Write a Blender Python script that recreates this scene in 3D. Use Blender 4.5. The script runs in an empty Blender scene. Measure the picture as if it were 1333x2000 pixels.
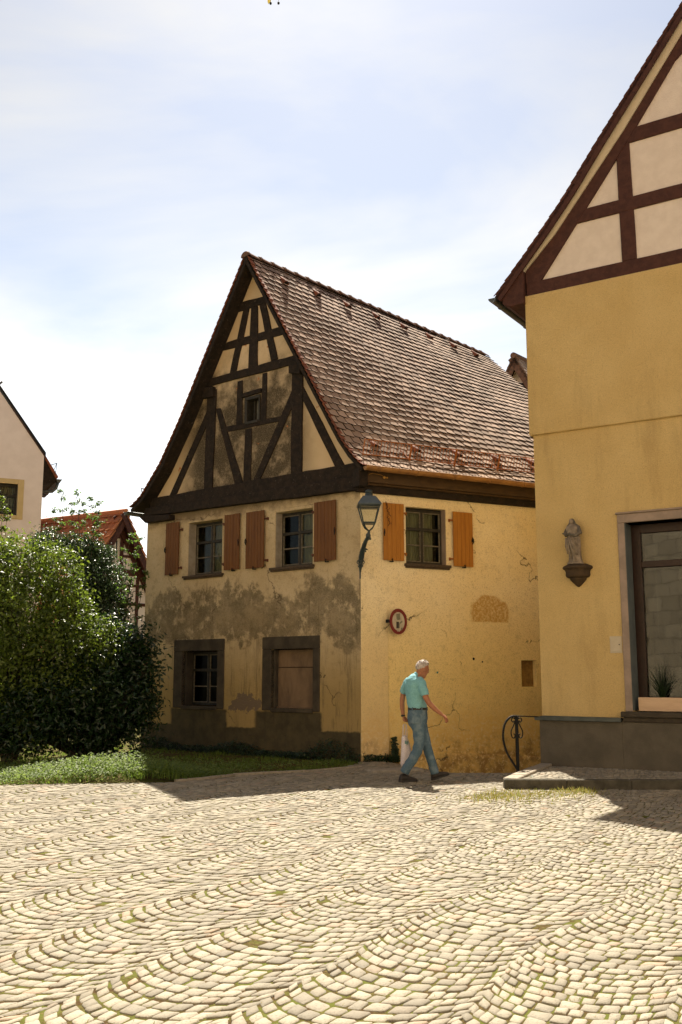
import bpy, bmesh, math, random
import numpy as np
from mathutils import Vector, Matrix
from mathutils.geometry import tessellate_polygon
random.seed(7); rng = np.random.default_rng(7)
scene = bpy.context.scene
COL = scene.collection
R_ = math.radians
# ---------------- camera, sky, sun, exposure ----------------
F_PX = 1944.0
TILT = math.atan(320 / F_PX)
cam = bpy.data.cameras.new('camera'); cam_o = bpy.data.objects.new('camera', cam); COL.objects.link(cam_o)
cam.sensor_fit = 'VERTICAL'; cam.sensor_height = 36.0; cam.lens = 36.0 * F_PX / 2000.0
cam.clip_start = 0.05; cam.clip_end = 3000
cam_o.location = (0, 0, 1.5); cam_o.rotation_euler = (math.pi / 2 + TILT, 0, 0)
scene.camera = cam_o
SUN_AZ, SUN_EL = R_(-0.8), R_(54.9)
w = bpy.data.worlds.new('World'); scene.world = w; w.use_nodes = True
nt = w.node_tree; bg = nt.nodes['Background']
sky = nt.nodes.new('ShaderNodeTexSky'); sky.sky_type = 'NISHITA'; sky.sun_disc = False
sky.sun_elevation = SUN_EL; sky.sun_rotation = SUN_AZ; sky.air_density = 1.0; sky.dust_density = 0.7; sky.ozone_density = 1.0
tc = nt.nodes.new('ShaderNodeTexCoord')
mp = nt.nodes.new('ShaderNodeMapping'); mp.inputs['Scale'].default_value = (1.2, 1.2, 3.4); mp.inputs['Rotation'].default_value = (0.2, 0.42, 0.5)
nz = nt.nodes.new('ShaderNodeTexNoise'); nz.inputs['Scale'].default_value = 1.5; nz.inputs['Detail'].default_value = 9; nz.inputs['Roughness'].default_value = 0.5
nz.inputs['Distortion'].default_value = 0.35
rp = nt.nodes.new('ShaderNodeValToRGB'); rp.color_ramp.elements[0].position = 0.42; rp.color_ramp.elements[1].position = 0.60
mfac = nt.nodes.new('ShaderNodeMath'); mfac.operation = 'MULTIPLY_ADD'; mfac.inputs[1].default_value = 0.62; mfac.inputs[2].default_value = 0.38
bw = nt.nodes.new('ShaderNodeRGBToBW'); cl = nt.nodes.new('ShaderNodeVectorMath'); cl.operation = 'MULTIPLY'; cl.inputs[1].default_value = (1.22, 1.20, 1.16)
mx = nt.nodes.new('ShaderNodeMix'); mx.data_type = 'RGBA'
nt.links.new(tc.outputs['Generated'], mp.inputs[0]); nt.links.new(mp.outputs[0], nz.inputs['Vector'])
nt.links.new(nz.outputs['Fac'], rp.inputs[0]); nt.links.new(rp.outputs[0], mfac.inputs[0]); nt.links.new(mfac.outputs[0], mx.inputs['Factor'])
nt.links.new(sky.outputs[0], mx.inputs['A']); nt.links.new(sky.outputs[0], bw.inputs[0]); 
sx = nt.nodes.new('ShaderNodeSeparateXYZ'); nt.links.new(tc.outputs['Generated'], sx.inputs[0])
hz = nt.nodes.new('ShaderNodeMapRange'); hz.interpolation_type = 'SMOOTHSTEP'; hz.inputs[1].default_value = 0.15; hz.inputs[2].default_value = 0.92; hz.inputs[3].default_value = 1.55; hz.inputs[4].default_value = 0.76
nt.links.new(sx.outputs[2], hz.inputs[0]); bm_ = nt.nodes.new('ShaderNodeMath'); bm_.operation = 'MULTIPLY'; nt.links.new(bw.outputs[0], bm_.inputs[0]); nt.links.new(hz.outputs[0], bm_.inputs[1]); nt.links.new(bm_.outputs[0], cl.inputs[0]); nt.links.new(cl.outputs[0], mx.inputs['B'])
nt.links.new(mx.outputs['Result'], bg.inputs['Color']); bg.inputs['Strength'].default_value = 0.048
sun = bpy.data.lights.new('sun', 'SUN'); sun.energy = 4.5; sun.angle = R_(0.5); sun.color = (1.0, 0.915, 0.765)
sun_o = bpy.data.objects.new('sun', sun); COL.objects.link(sun_o)
sdir = Vector((math.sin(SUN_AZ) * math.cos(SUN_EL), math.cos(SUN_AZ) * math.cos(SUN_EL), math.sin(SUN_EL)))
sun_o.rotation_euler = sdir.to_track_quat('Z', 'Y').to_euler(); sun_o.location = (0, 30, 40)
scene.view_settings.view_transform = 'Standard'; scene.view_settings.look = 'None'
scene.view_settings.exposure = 1.6; scene.view_settings.gamma = 1
# ---------------- helpers ----------------
class MB:
    def __init__(s): s.v = []; s.f = []; s.m = []; s.cur = 0
    def add(s, vs, fs):
        b = len(s.v); s.v += [tuple(map(float, p)) for p in vs]
        for f in fs: s.f.append([b + i for i in f]); s.m.append(s.cur)
    def hexa(s, p):
        s.add(p, [(0, 3, 2, 1), (4, 5, 6, 7), (0, 1, 5, 4), (1, 2, 6, 5), (2, 3, 7, 6), (3, 0, 4, 7)])
    def box(s, c, size, rz=0.0):
        x, y, z = [q / 2 for q in size]; ca, sa = math.cos(rz), math.sin(rz); P = []
        for dz in (-z, z):
            for dx, dy in ((-x, -y), (x, -y), (x, y), (-x, y)):
                P.append((c[0] + dx * ca - dy * sa, c[1] + dx * sa + dy * ca, c[2] + dz))
        s.hexa(P)
    def tube(s, pts, r, n=8, cap=True):
        pts = [Vector(p) for p in pts]; N = len(pts)
        rs = r if isinstance(r, list) else [r] * N
        up = None; vs = []
        for i, p in enumerate(pts):
            t = (pts[min(i + 1, N - 1)] - pts[max(i - 1, 0)]).normalized()
            if up is None: up = Vector((0, 0, 1)) if abs(t.z) < 0.9 else Vector((1, 0, 0))
            a = t.cross(up)
            if a.length < 1e-4: a = t.cross(Vector((0, 1, 0)))
            a.normalize(); b = a.cross(t).normalized(); up = b
            rr = rs[i]; ra, rb = rr if isinstance(rr, (list, tuple)) else (rr, rr)
            for k in range(n):
                an = 2 * math.pi * k / n; vs.append(p + a * ra * math.cos(an) + b * rb * math.sin(an))
        fs = [(i * n + k, i * n + (k + 1) % n, (i + 1) * n + (k + 1) % n, (i + 1) * n + k) for i in range(N - 1) for k in range(n)]
        if cap: fs += [tuple(range(n - 1, -1, -1)), tuple((N - 1) * n + k for k in range(n))]
        s.add(vs, fs)
    def rings(s, rings, cap=True):
        n = len(rings[0]); vs = [p for r in rings for p in r]
        fs = [(i * n + k, i * n + (k + 1) % n, (i + 1) * n + (k + 1) % n, (i + 1) * n + k) for i in range(len(rings) - 1) for k in range(n)]
        if cap: fs += [tuple(range(n - 1, -1, -1)), tuple((len(rings) - 1) * n + k for k in range(n))]
        s.add(vs, fs)
    def ball(s, c, r, n=10, m=7):
        if not isinstance(r, (list, tuple)): r = (r, r, r)
        R = []
        for i in range(m + 1):
            th = math.pi * (0.02 + 0.96 * i / m)
            R.append([(c[0] + r[0] * math.sin(th) * math.cos(2 * math.pi * k / n), c[1] + r[1] * math.sin(th) * math.sin(2 * math.pi * k / n), c[2] - r[2] * math.cos(th)) for k in range(n)])
        s.rings(R)
    def build(s, name, mat, parent=None, label=None, smooth=False, fix=True, bevel=0):
        me = bpy.data.meshes.new(name)
        off = wloc(parent) if parent else Vector((0, 0, 0))
        me.from_pydata([(p[0] - off.x, p[1] - off.y, p[2] - off.z) for p in s.v], [], s.f)
        mats = mat if isinstance(mat, (list, tuple)) else [mat]
        for q in mats: me.materials.append(q)
        if len(mats) > 1: me.polygons.foreach_set('material_index', s.m)
        if fix:
            bm = bmesh.new(); bm.from_mesh(me); bmesh.ops.recalc_face_normals(bm, faces=bm.faces); bm.to_mesh(me); bm.free()
        if smooth: me.polygons.foreach_set('use_smooth', [True] * len(me.polygons))
        me.update()
        o = bpy.data.objects.new(name, me); COL.objects.link(o)
        if parent: o.parent = parent
        if label: o['label'] = label
        if bevel:
            b = o.modifiers.new('bevel', 'BEVEL'); b.width = bevel; b.segments = 1; b.limit_method = 'ANGLE'
        return o
def wloc(o):
    v = Vector((0, 0, 0))
    while o: v += o.location; o = o.parent
    return v
def thing(name, label, cat, loc, group=None):
    o = bpy.data.objects.new(name, None); COL.objects.link(o); o.location = loc; o.empty_display_size = 0.2
    return tag(o, label, cat, group)
def tag(o, label, cat, group=None, kind=None):
    if label: o['label'] = label
    if cat: o['category'] = cat
    if group: o['group'] = group
    if kind: o['kind'] = kind
    return o
class Fac:
    # vertical facade: origin on the ground, u runs along azimuth az (deg from +Y to +X), o is outwards
    def __init__(s, x, y, az, flip=False):
        a = R_(az); s.P = Vector((x, y, 0)); s.d = Vector((math.sin(a), math.cos(a), 0)); s.n = Vector((math.cos(a), -math.sin(a), 0))
        if s.n.y > 0: s.n = -s.n
        if flip: s.n = -s.n
    def pt(s, u, z, o=0): return s.P + s.d * u + s.n * o + Vector((0, 0, z))
    def box(s, mb, u0, u1, z0, z1, o0, o1):
        mb.hexa([s.pt(u, z, o) for z in (z0, z1) for u, o in ((u0, o0), (u1, o0), (u1, o1), (u0, o1))])
    def prism(s, mb, pts, o0, o1):
        n = len(pts); vs = [s.pt(u, z, o0) for u, z in pts] + [s.pt(u, z, o1) for u, z in pts]
        fs = [tuple(range(n - 1, -1, -1)), tuple(range(n, 2 * n))] + [(i, (i + 1) % n, n + (i + 1) % n, n + i) for i in range(n)]
        mb.add(vs, fs)
    def wall(s, mb, outer, holes, depth=0.25, o=0.0):
        loops = [[Vector((u, z, 0)) for u, z in L] for L in [outer] + holes]
        tr = tessellate_polygon(loops); fl = [p for L in loops for p in L]
        mb.add([s.pt(p.x, p.y, o) for p in fl], [tuple(t) for t in tr])
        for h in holes:
            k = len(h); mb.add([s.pt(u, z, o) for u, z in h] + [s.pt(u, z, o - depth) for u, z in h], [(i, (i + 1) % k, k + (i + 1) % k, k + i) for i in range(k)])
def rectl(u0, u1, z0, z1): return [(u0, z0), (u1, z0), (u1, z1), (u0, z1)]
# ---- node materials ----
class NT:
    def __init__(s, name):
        s.m = bpy.data.materials.new(name); s.m.use_nodes = True; s.t = s.m.node_tree; s.b = s.t.nodes['Principled BSDF']
        s.geo = s.t.nodes.new('ShaderNodeNewGeometry')
    def L(s, a, b): s.t.links.new(a, b)
    def _in(s, sock, v):
        if hasattr(v, 'links') or hasattr(v, 'is_linked'): s.L(v, sock)
        elif v is not None:
            if sock.type == 'RGBA' and len(v) == 3: v = (*v, 1)
            sock.default_value = v
    def pos(s, scale=(1, 1, 1)):
        n = s.t.nodes.new('ShaderNodeMapping'); s.L(s.geo.outputs['Position'], n.inputs[0]); n.inputs['Scale'].default_value = scale; return n.outputs[0]
    def noise(s, scale, detail=4, rough=.55, vec=None, dist=0):
        n = s.t.nodes.new('ShaderNodeTexNoise'); n.inputs['Scale'].default_value = scale; n.inputs['Detail'].default_value = detail
        n.inputs['Roughness'].default_value = rough; n.inputs['Distortion'].default_value = dist; s.L(vec or s.geo.outputs['Position'], n.inputs['Vector']); return n.outputs['Fac']
    def voro(s, scale, feat='F1', vec=None, out='Distance'):
        n = s.t.nodes.new('ShaderNodeTexVoronoi'); n.feature = feat; n.inputs['Scale'].default_value = scale; s.L(vec or s.geo.outputs['Position'], n.inputs['Vector']); return n.outputs[out]
    def math(s, op, a, b=0.0, c=None, clamp=False):
        n = s.t.nodes.new('ShaderNodeMath'); n.operation = op; n.use_clamp = clamp; s._in(n.inputs[0], a); s._in(n.inputs[1], b)
        if c is not None: s._in(n.inputs[2], c)
        return n.outputs[0]
    def ss(s, v, a, b, lo=0.0, hi=1.0):
        n = s.t.nodes.new('ShaderNodeMapRange'); n.interpolation_type = 'SMOOTHSTEP'; s._in(n.inputs[0], v)
        if a > b: a, b, lo, hi = b, a, hi, lo
        n.inputs[1].default_value = a; n.inputs[2].default_value = b; n.inputs[3].default_value = lo; n.inputs[4].default_value = hi; return n.outputs[0]
    def mix(s, f, a, b, mode='MIX'):
        n = s.t.nodes.new('ShaderNodeMix'); n.data_type = 'RGBA'; n.blend_type = mode; s._in(n.inputs['Factor'], f); s._in(n.inputs['A'], a); s._in(n.inputs['B'], b); return n.outputs['Result']
    def comp(s, axis):
        n = s.t.nodes.new('ShaderNodeSeparateXYZ'); s.L(s.geo.outputs['Position'], n.inputs[0]); return n.outputs[axis]
    def along(s, fac):
        a = s.t.nodes.new('ShaderNodeVectorMath'); a.operation = 'SUBTRACT'; s.L(s.geo.outputs['Position'], a.inputs[0]); a.inputs[1].default_value = fac.P
        d = s.t.nodes.new('ShaderNodeVectorMath'); d.operation = 'DOT_PRODUCT'; s.L(a.outputs[0], d.inputs[0]); d.inputs[1].default_value = fac.d; return d.outputs['Value']
    def attr(s, name):
        n = s.t.nodes.new('ShaderNodeAttribute'); n.attribute_name = name; return n.outputs['Fac']
    def bump(s, h, strength=.5, dist=.01):
        n = s.t.nodes.new('ShaderNodeBump'); n.inputs['Strength'].default_value = strength; n.inputs['Distance'].default_value = dist; s._in(n.inputs['Height'], h)
        s.L(n.outputs[0], s.b.inputs['Normal']); return n
    def out(s, col, rough=.8, spec=.3, metal=0):
        s._in(s.b.inputs['Base Color'], col); s._in(s.b.inputs['Roughness'], rough); s.b.inputs['Specular IOR Level'].default_value = spec; s.b.inputs['Metallic'].default_value = metal; return s.m
def simple(name, c1, c2, scale=8, rough=.7, spec=.3, metal=0, bump=.3, bscale=None, stretch=(1, 1, 1), bdist=.006):
    n = NT(name); v = n.pos(stretch); f = n.ss(n.noise(scale, 5, .6, v), .32, .68); c = n.mix(f, c1, c2)
    if bump: n.bump(n.noise(bscale or scale * 5, 4, .6, v), bump, bdist)
    return n.out(c, rough, spec, metal)
# ---------------- facades of the two main houses ----------------
G = Fac(0.3596, 18.181, -50.2)      # gable front of the old house, u from the street corner to the left
S = Fac(0.3596, 18.181, 64.0)       # its street side, u to the right
Rf = Fac(3.237, 16.323, 122.6)      # gable front of the corner house, u to the right
# ---------------- materials ----------------
def plaster_old(name, side):
    n = NT(name); z = n.comp(2); u = n.along(S if side else G)
    big = n.noise(.9, 4, .6); mid = n.noise(4.5, 6, .65); fine = n.noise(42, 4, .7); sp = n.noise(110, 2, .6)
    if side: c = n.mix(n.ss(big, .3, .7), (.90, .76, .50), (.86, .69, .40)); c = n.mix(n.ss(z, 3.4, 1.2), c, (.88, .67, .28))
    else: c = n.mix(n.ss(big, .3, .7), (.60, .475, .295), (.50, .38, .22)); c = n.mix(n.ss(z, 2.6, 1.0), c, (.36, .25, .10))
    c = n.mix(n.math('MULTIPLY', n.ss(fine, .52, .66), .55), c, (.40, .28, .12))
    c = n.mix(n.math('MULTIPLY', n.ss(n.noise(6, 8, .75), .50, .68), .45 if not side else .25), c, (.25, .18, .09)); c = n.mix(n.math('MULTIPLY', n.ss(sp, .52, .70), .35), c, (.22, .15, .07))
    st = n.noise(1.5, 7, .66, n.pos((1, 1, .6))); 
    if not side:
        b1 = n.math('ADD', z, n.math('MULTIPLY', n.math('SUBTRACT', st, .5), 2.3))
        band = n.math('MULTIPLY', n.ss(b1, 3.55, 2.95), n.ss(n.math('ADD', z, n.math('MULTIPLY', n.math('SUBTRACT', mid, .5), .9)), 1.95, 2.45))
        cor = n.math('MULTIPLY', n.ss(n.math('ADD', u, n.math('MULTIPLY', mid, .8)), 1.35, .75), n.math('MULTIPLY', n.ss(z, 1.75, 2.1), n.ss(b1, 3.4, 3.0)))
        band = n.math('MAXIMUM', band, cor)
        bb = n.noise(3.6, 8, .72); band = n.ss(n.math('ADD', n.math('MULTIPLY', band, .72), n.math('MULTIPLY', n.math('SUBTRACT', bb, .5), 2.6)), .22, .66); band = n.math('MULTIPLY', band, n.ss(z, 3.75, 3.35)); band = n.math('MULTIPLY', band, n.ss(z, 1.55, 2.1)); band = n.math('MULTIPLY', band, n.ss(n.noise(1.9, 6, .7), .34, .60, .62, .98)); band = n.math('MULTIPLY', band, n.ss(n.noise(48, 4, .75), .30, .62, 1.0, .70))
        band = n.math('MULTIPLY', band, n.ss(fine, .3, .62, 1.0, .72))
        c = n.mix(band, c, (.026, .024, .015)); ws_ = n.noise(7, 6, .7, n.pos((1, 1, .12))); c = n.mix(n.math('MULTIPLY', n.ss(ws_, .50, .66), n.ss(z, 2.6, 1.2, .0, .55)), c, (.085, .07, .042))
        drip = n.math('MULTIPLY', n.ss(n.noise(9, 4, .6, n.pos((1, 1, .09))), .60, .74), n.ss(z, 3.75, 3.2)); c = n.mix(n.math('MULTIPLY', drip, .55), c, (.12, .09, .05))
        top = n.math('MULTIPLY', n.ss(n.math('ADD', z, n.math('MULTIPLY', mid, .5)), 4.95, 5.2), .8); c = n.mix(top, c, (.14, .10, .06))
        zz = n.math('ADD', z, n.math('MULTIPLY', n.math('SUBTRACT', mid, .5), .10)); uu = n.math('ADD', u, n.math('MULTIPLY', n.math('SUBTRACT', mid, .5), .12))
        w1 = n.math('MULTIPLY', n.ss(uu, 3.42, 3.5), n.ss(uu, 5.2, 5.1)); w2 = n.math('MULTIPLY', n.ss(uu, .90, .98), n.ss(uu, 2.70, 2.6))
        base = n.math('MAXIMUM', n.ss(zz, .52, .48), n.math('MULTIPLY', n.math('MAXIMUM', w1, w2), n.ss(zz, .86, .80)))
        c = n.mix(n.math('MULTIPLY', base, .93), c, n.mix(n.ss(mid, .3, .7), (.075, .062, .036), (.038, .034, .022)))
        pu = n.math('DIVIDE', n.math('SUBTRACT', u, 2.95), .42); pz = n.math('DIVIDE', n.math('SUBTRACT', z, .98), .17)
        pr = n.math('ADD', n.math('ADD', n.math('MULTIPLY', pu, pu), n.math('MULTIPLY', pz, pz)), n.math('MULTIPLY', n.math('SUBTRACT', n.noise(7, 6, .7), .5), 7.0))
        c = n.mix(n.ss(pr, 1.06, .96), c, (.17, .125, .085))
    else:
        dz = n.math('ADD', z, n.math('MULTIPLY', n.math('SUBTRACT', n.noise(2.2, 6, .65), .5), 1.5))
        damp = n.ss(dz, 1.15, .30); fl = n.ss(n.noise(20, 5, .65), .40, .56)
        c = n.mix(n.math('MULTIPLY', damp, n.math('MULTIPLY', n.ss(fl, 0, 1, .55, 1.0), .95)), c, (.76, .51, .165))
        low = n.ss(dz, .35, .05); c = n.mix(n.math('MULTIPLY', low, n.ss(mid, .35, .6)), c, (.40, .25, .09)); c = n.mix(n.math('MULTIPLY', damp, n.ss(n.noise(17, 6, .75), .53, .60)), c, (.80, .62, .30))
        pu = n.math('DIVIDE', n.math('SUBTRACT', u, 2.82), .47); pz = n.math('DIVIDE', n.math('SUBTRACT', z, 2.66), .40)
        pr = n.math('ADD', n.math('ADD', n.math('MULTIPLY', pu, pu), n.math('MULTIPLY', pz, pz)), n.math('MULTIPLY', n.math('SUBTRACT', mid, .5), 1.1))
        pm = n.math('MULTIPLY', n.ss(pr, 1.05, .8), n.ss(z, 2.51, 2.545)); c = n.mix(n.math('MULTIPLY', pm, n.ss(n.noise(24, 5, .7), .34, .58, .25, .9)), c, (.48, .27, .065))
        cs = n.math('MULTIPLY', n.ss(u, .57, .55), n.ss(z, 2.6, 1.8)); c = n.mix(n.math('MULTIPLY', cs, .35), c, (.62, .46, .30))
    # fine cracks
    dv = n.t.nodes.new('ShaderNodeVectorMath'); dv.operation = 'MULTIPLY_ADD'; nn = n.t.nodes.new('ShaderNodeTexNoise'); nn.inputs['Scale'].default_value = 3.0; nn.inputs['Detail'].default_value = 5
    n.L(n.geo.outputs['Position'], nn.inputs['Vector']); n.L(nn.outputs['Color'], dv.inputs[0]); dv.inputs[1].default_value = (.7, .7, .7); n.L(n.geo.outputs['Position'], dv.inputs[2])
    ed = n.voro(.55, 'DISTANCE_TO_EDGE', dv.outputs[0]); crk = n.math('MULTIPLY', n.ss(ed, .006, .002), n.ss(n.noise(1.1, 3), .5, .58)); c = n.mix(n.math('MULTIPLY', crk, .8), c, (.10, .07, .04))
    h = n.math('ADD', n.math('MULTIPLY', fine, 1.0), n.math('ADD', n.math('MULTIPLY', sp, .5), n.math('MULTIPLY', mid, 2.0))); h = n.math('SUBTRACT', h, n.math('MULTIPLY', crk, 2))
    n.bump(h, .8, .014); return n.out(c, .93, .15)
def plaster_gable(name):
    n = NT(name); z = n.comp(2); u = n.along(G); mid = n.noise(3.5, 6, .65); fine = n.noise(60, 3, .6)
    c = n.mix(n.ss(n.noise(1.2, 3), .3, .7), (.64, .49, .31), (.56, .415, .245))
    dirt = n.math('MULTIPLY', n.ss(n.math('ADD', z, n.math('MULTIPLY', n.math('SUBTRACT', mid, .5), 2.4)), 8.3, 7.0), n.math('MULTIPLY', n.ss(u, .9, 1.9), n.ss(u, 5.4, 4.4)))
    spk = n.ss(n.noise(55, 4, .75), .45, .68, 1.0, .72)
    c = n.mix(n.math('MULTIPLY', dirt, n.math('MULTIPLY', n.math('MULTIPLY', spk, n.ss(n.noise(2.4, 7, .7), .34, .54, .60, 1.0)), .98)), c, (.048, .038, .024))
    br = n.ss(n.noise(2.6, 4, .6), .665, .69); c = n.mix(br, c, (.38, .15, .06))
    c = n.mix(n.math('MULTIPLY', n.ss(fine, .6, .75), .4), c, (.25, .17, .10))
    n.bump(n.math('ADD', mid, n.math('MULTIPLY', fine, .4)), .6, .012); return n.out(c, .93, .15)
def render_yellow(name, c1, c2, up=False):
    n = NT(name); fine = n.noise(62, 3, .75); c = n.mix(n.ss(n.noise(.8, 4, .6), .3, .7), c1, c2)
    z = n.comp(2); v = n.noise(2.2, 6, .65, n.pos((1, 1, .16))); c = n.mix(n.math('MULTIPLY', n.ss(v, .50, .72), .30), c, (.22, .14, .05))
    c = n.mix(n.math('MULTIPLY', n.ss(fine, .50, .70), .5), c, tuple(q * .5 for q in c1)); c = n.mix(n.math('MULTIPLY', n.ss(fine, .46, .3), .35), c, tuple(min(1, q * 1.3) for q in c1))
    n.bump(n.math('ADD', fine, n.math('MULTIPLY', n.noise(140, 2), .5)), .9, .012); return n.out(c, .95, .12)
def wood(name, c1, c2, c3=None, rough=.8, sc=14, stretch=(1, 1, 1), bump=.7):
    n = NT(name); v = n.pos(stretch); g = n.noise(sc, 6, .65, v, .4); c = n.mix(n.ss(g, .35, .65), c1, c2)
    if c3: c = n.mix(n.math('MULTIPLY', n.ss(n.noise(sc * 2.6, 5, .7, v), .60, .72), .8), c, c3)
    n.bump(n.math('ADD', g, n.noise(sc * 5, 4, .6, v)), bump, .01); return n.out(c, rough, .25)
M = {}
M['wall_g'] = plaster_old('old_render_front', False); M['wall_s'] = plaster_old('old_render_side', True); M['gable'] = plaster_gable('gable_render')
M['timber'] = wood('dark_weathered_oak', (.013, .009, .006), (.028, .018, .011), (.13, .105, .08), .85, 9)
M['timber_red'] = wood('red_brown_painted_timber', (.050, .018, .012), (.075, .028, .018), None, .7, 9, bump=.3)
M['board'] = wood('brown_frieze_board', (.060, .034, .015), (.085, .048, .020), (.03, .018, .01), .75, 5, (1, 1, 3), .35)
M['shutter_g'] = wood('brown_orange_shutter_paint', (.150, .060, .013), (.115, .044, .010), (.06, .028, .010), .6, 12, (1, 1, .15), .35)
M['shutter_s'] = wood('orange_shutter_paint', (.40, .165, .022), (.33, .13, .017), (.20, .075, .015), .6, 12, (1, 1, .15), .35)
M['iron'] = simple('black_iron', (.005, .006, .006), (.012, .011, .010), 20, .65, .2)
M['rust'] = simple('rusty_steel', (.36, .125, .030), (.24, .080, .022), 25, .7, .3)
M['copper'] = simple('brown_copper_gutter', (.36, .18, .055), (.24, .115, .04), 6, .48, .5, .35, bump=.15)
M['zinc'] = simple('grey_zinc', (.05, .058, .055), (.08, .088, .08), 6, .45, .5, .4, bump=.1)
M['frame_dark'] = wood('dark_window_frame', (.022, .020, .015), (.040, .034, .024), None, .6, 14)
M['frame_brown'] = wood('dark_brown_shop_frame', (.022, .010, .007), (.032, .015, .010), None, .35, 10, bump=.15)
M['bar_pale'] = wood('weathered_glazing_bar', (.20, .17, .12), (.11, .09, .065), None, .7, 20)
M['sill'] = wood('weathered_sill', (.10, .07, .045), (.05, .036, .024), (.26, .21, .15), .8, 16, (1, 1, 5))
M['stone_dark'] = simple('soot_dark_sandstone', (.075, .060, .042), (.042, .035, .026), 3.5, .9, .15, bump=.8, bscale=30, bdist=.012)
M['stone_grey'] = simple('grey_tooled_sandstone', (.34, .255, .20), (.26, .20, .155), 5, .9, .15, bump=.8, bscale=70)
M['reveal'] = simple('blue_grey_reveal', (.12, .135, .13), (.09, .105, .105), 5, .85, .2)
M['reveal_old'] = simple('grey_old_reveal', (.36, .31, .24), (.26, .215, .16), 6, .9, .15, bump=.6)
M['band'] = simple('painted_surround', (.62, .50, .33), (.52, .41, .26), 5, .9, .15, bump=.7, bscale=50, bdist=.01)
M['plywood'] = wood('stained_board', (.20, .13, .075), (.12, .08, .05), (.08, .05, .03), .8, 3.5, (1, 1, .5), .3)
M['pale_wood'] = wood('pale_birch_board', (.62, .43, .27), (.55, .37, .23), None, .6, 2.5, (1, 1, 6), .12)
M['curtain'] = simple('net_curtain', (.38, .34, .25), (.27, .24, .175), 3, .95, .1, bump=.4, stretch=(6, 6, .6))
M['yellow'] = render_yellow('ochre_rough_render', (.62, .45, .20), (.56, .39, .16))
M['cream_render'] = simple('cream_gable_infill', (.72, .62, .53), (.66, .56, .475), 5, .92, .12, bump=.6, bscale=60, bdist=.01)
M['cream_strip'] = simple('cream_verge_strip', (.60, .50, .35), (.54, .445, .31), 5, .85, .2, bump=.4, bscale=60)
M['plinth'] = simple('grey_brown_plinth', (.135, .115, .085), (.095, .082, .062), 2.2, .92, .12, bump=.8, bscale=70, bdist=.01)
M['white_render'] = simple('pale_pink_render', (.74, .67, .63), (.68, .61, .57), 3, .92, .12, bump=.5, bscale=40)
M['ochre_trim'] = simple('ochre_window_trim', (.55, .43, .22), (.49, .38, .19), 5, .9, .15)
M['white_paint'] = simple('white_paint', (.75, .70, .62), (.66, .61, .54), 6, .6, .3, bump=.1)
M['metal_box'] = simple('pale_painted_metal', (.52, .44, .31), (.46, .38, .26), 6, .5, .4, bump=.1)
M['lantern'] = simple('blue_black_lantern_paint', (.018, .030, .034), (.030, .045, .048), 12, .42, .5, bump=.2)
M['lantern_roof'] = simple('grey_blue_lantern_roof', (.085, .105, .12), (.06, .078, .09), 12, .35, .5, bump=.1)
M['sign_red'] = simple('faded_dark_red', (.20, .018, .018), (.14, .014, .016), 12, .5, .4, bump=.05)
M['sign_white'] = simple('grubby_sign_white', (.56, .50, .38), (.44, .39, .30), 9, .5, .4, bump=.05)
M['sign_dark'] = simple('sign_black', (.035, .028, .030), (.06, .05, .05), 9, .5, .4, bump=.05)
M['sign_grey'] = simple('sticker_grey_green', (.15, .155, .11), (.24, .23, .17), 40, .5, .4, bump=.05)
M['statue'] = simple('weathered_statue_stone', (.31, .245, .175), (.17, .135, .10), 9, .9, .15, bump=.5, bscale=40)
M['corbel'] = simple('sooty_corbel_stone', (.050, .035, .022), (.080, .052, .028), 9, .9, .15, bump=.8, bscale=40)
M['kerb'] = simple('kerb_granite', (.34, .295, .23), (.24, .205, .16), 14, .85, .2, bump=.8, bscale=60, bdist=.01)
M['kerb_dark'] = simple('dark_kerb_stone', (.10, .088, .066), (.055, .05, .036), 7, .9, .15, bump=.8, bscale=50, bdist=.01)  # front kerb in a much darker tone than the other kerbs
M['bark'] = simple('grey_brown_bark', (.085, .065, .045), (.05, .04, .03), 20, .9, .1, bump=.8)
def glass(name, tint=(.9, .95, .9), mixf=.0, rough=.02, fres=1.45):
    m = bpy.data.materials.new(name); m.use_nodes = True; t = m.node_tree; t.nodes.remove(t.nodes['Principled BSDF']); out = t.nodes['Material Output']
    a = t.nodes.new('ShaderNodeBsdfTransparent'); a.inputs[0].default_value = (*tint, 1); g = t.nodes.new('ShaderNodeBsdfGlossy'); g.inputs['Roughness'].default_value = rough
    f = t.nodes.new('ShaderNodeFresnel'); f.inputs[0].default_value = fres; mm = t.nodes.new('ShaderNodeMixShader')
    nz_ = t.nodes.new('ShaderNodeTexNoise'); nz_.inputs['Scale'].default_value = 2.2; b = t.nodes.new('ShaderNodeBump'); b.inputs['Strength'].default_value = .04; b.inputs['Distance'].default_value = .02
    ge = t.nodes.new('ShaderNodeNewGeometry'); t.links.new(ge.outputs['Position'], nz_.inputs['Vector']); t.links.new(nz_.outputs[0], b.inputs['Height']); t.links.new(b.outputs[0], g.inputs['Normal'])
    t.links.new(f.outputs[0], mm.inputs[0]); t.links.new(a.outputs[0], mm.inputs[1]); t.links.new(g.outputs[0], mm.inputs[2]); t.links.new(mm.outputs[0], out.inputs[0]); return m
M['glass'] = glass('old_window_glass', (.75, .78, .72), fres=1.18); M['shopglass'] = glass('shop_window_glass', (.40, .42, .38), fres=1.58); M['clear'] = glass('clear_lantern_glass', (.93, .95, .92), fres=1.3)
M['dull_glass'] = glass('grimy_dark_glass', (.25, .26, .22), fres=1.10, rough=.15)
M['room'] = simple('dark_room', (.03, .026, .02), (.02, .018, .015), 3, .9, .1, bump=0)
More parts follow.
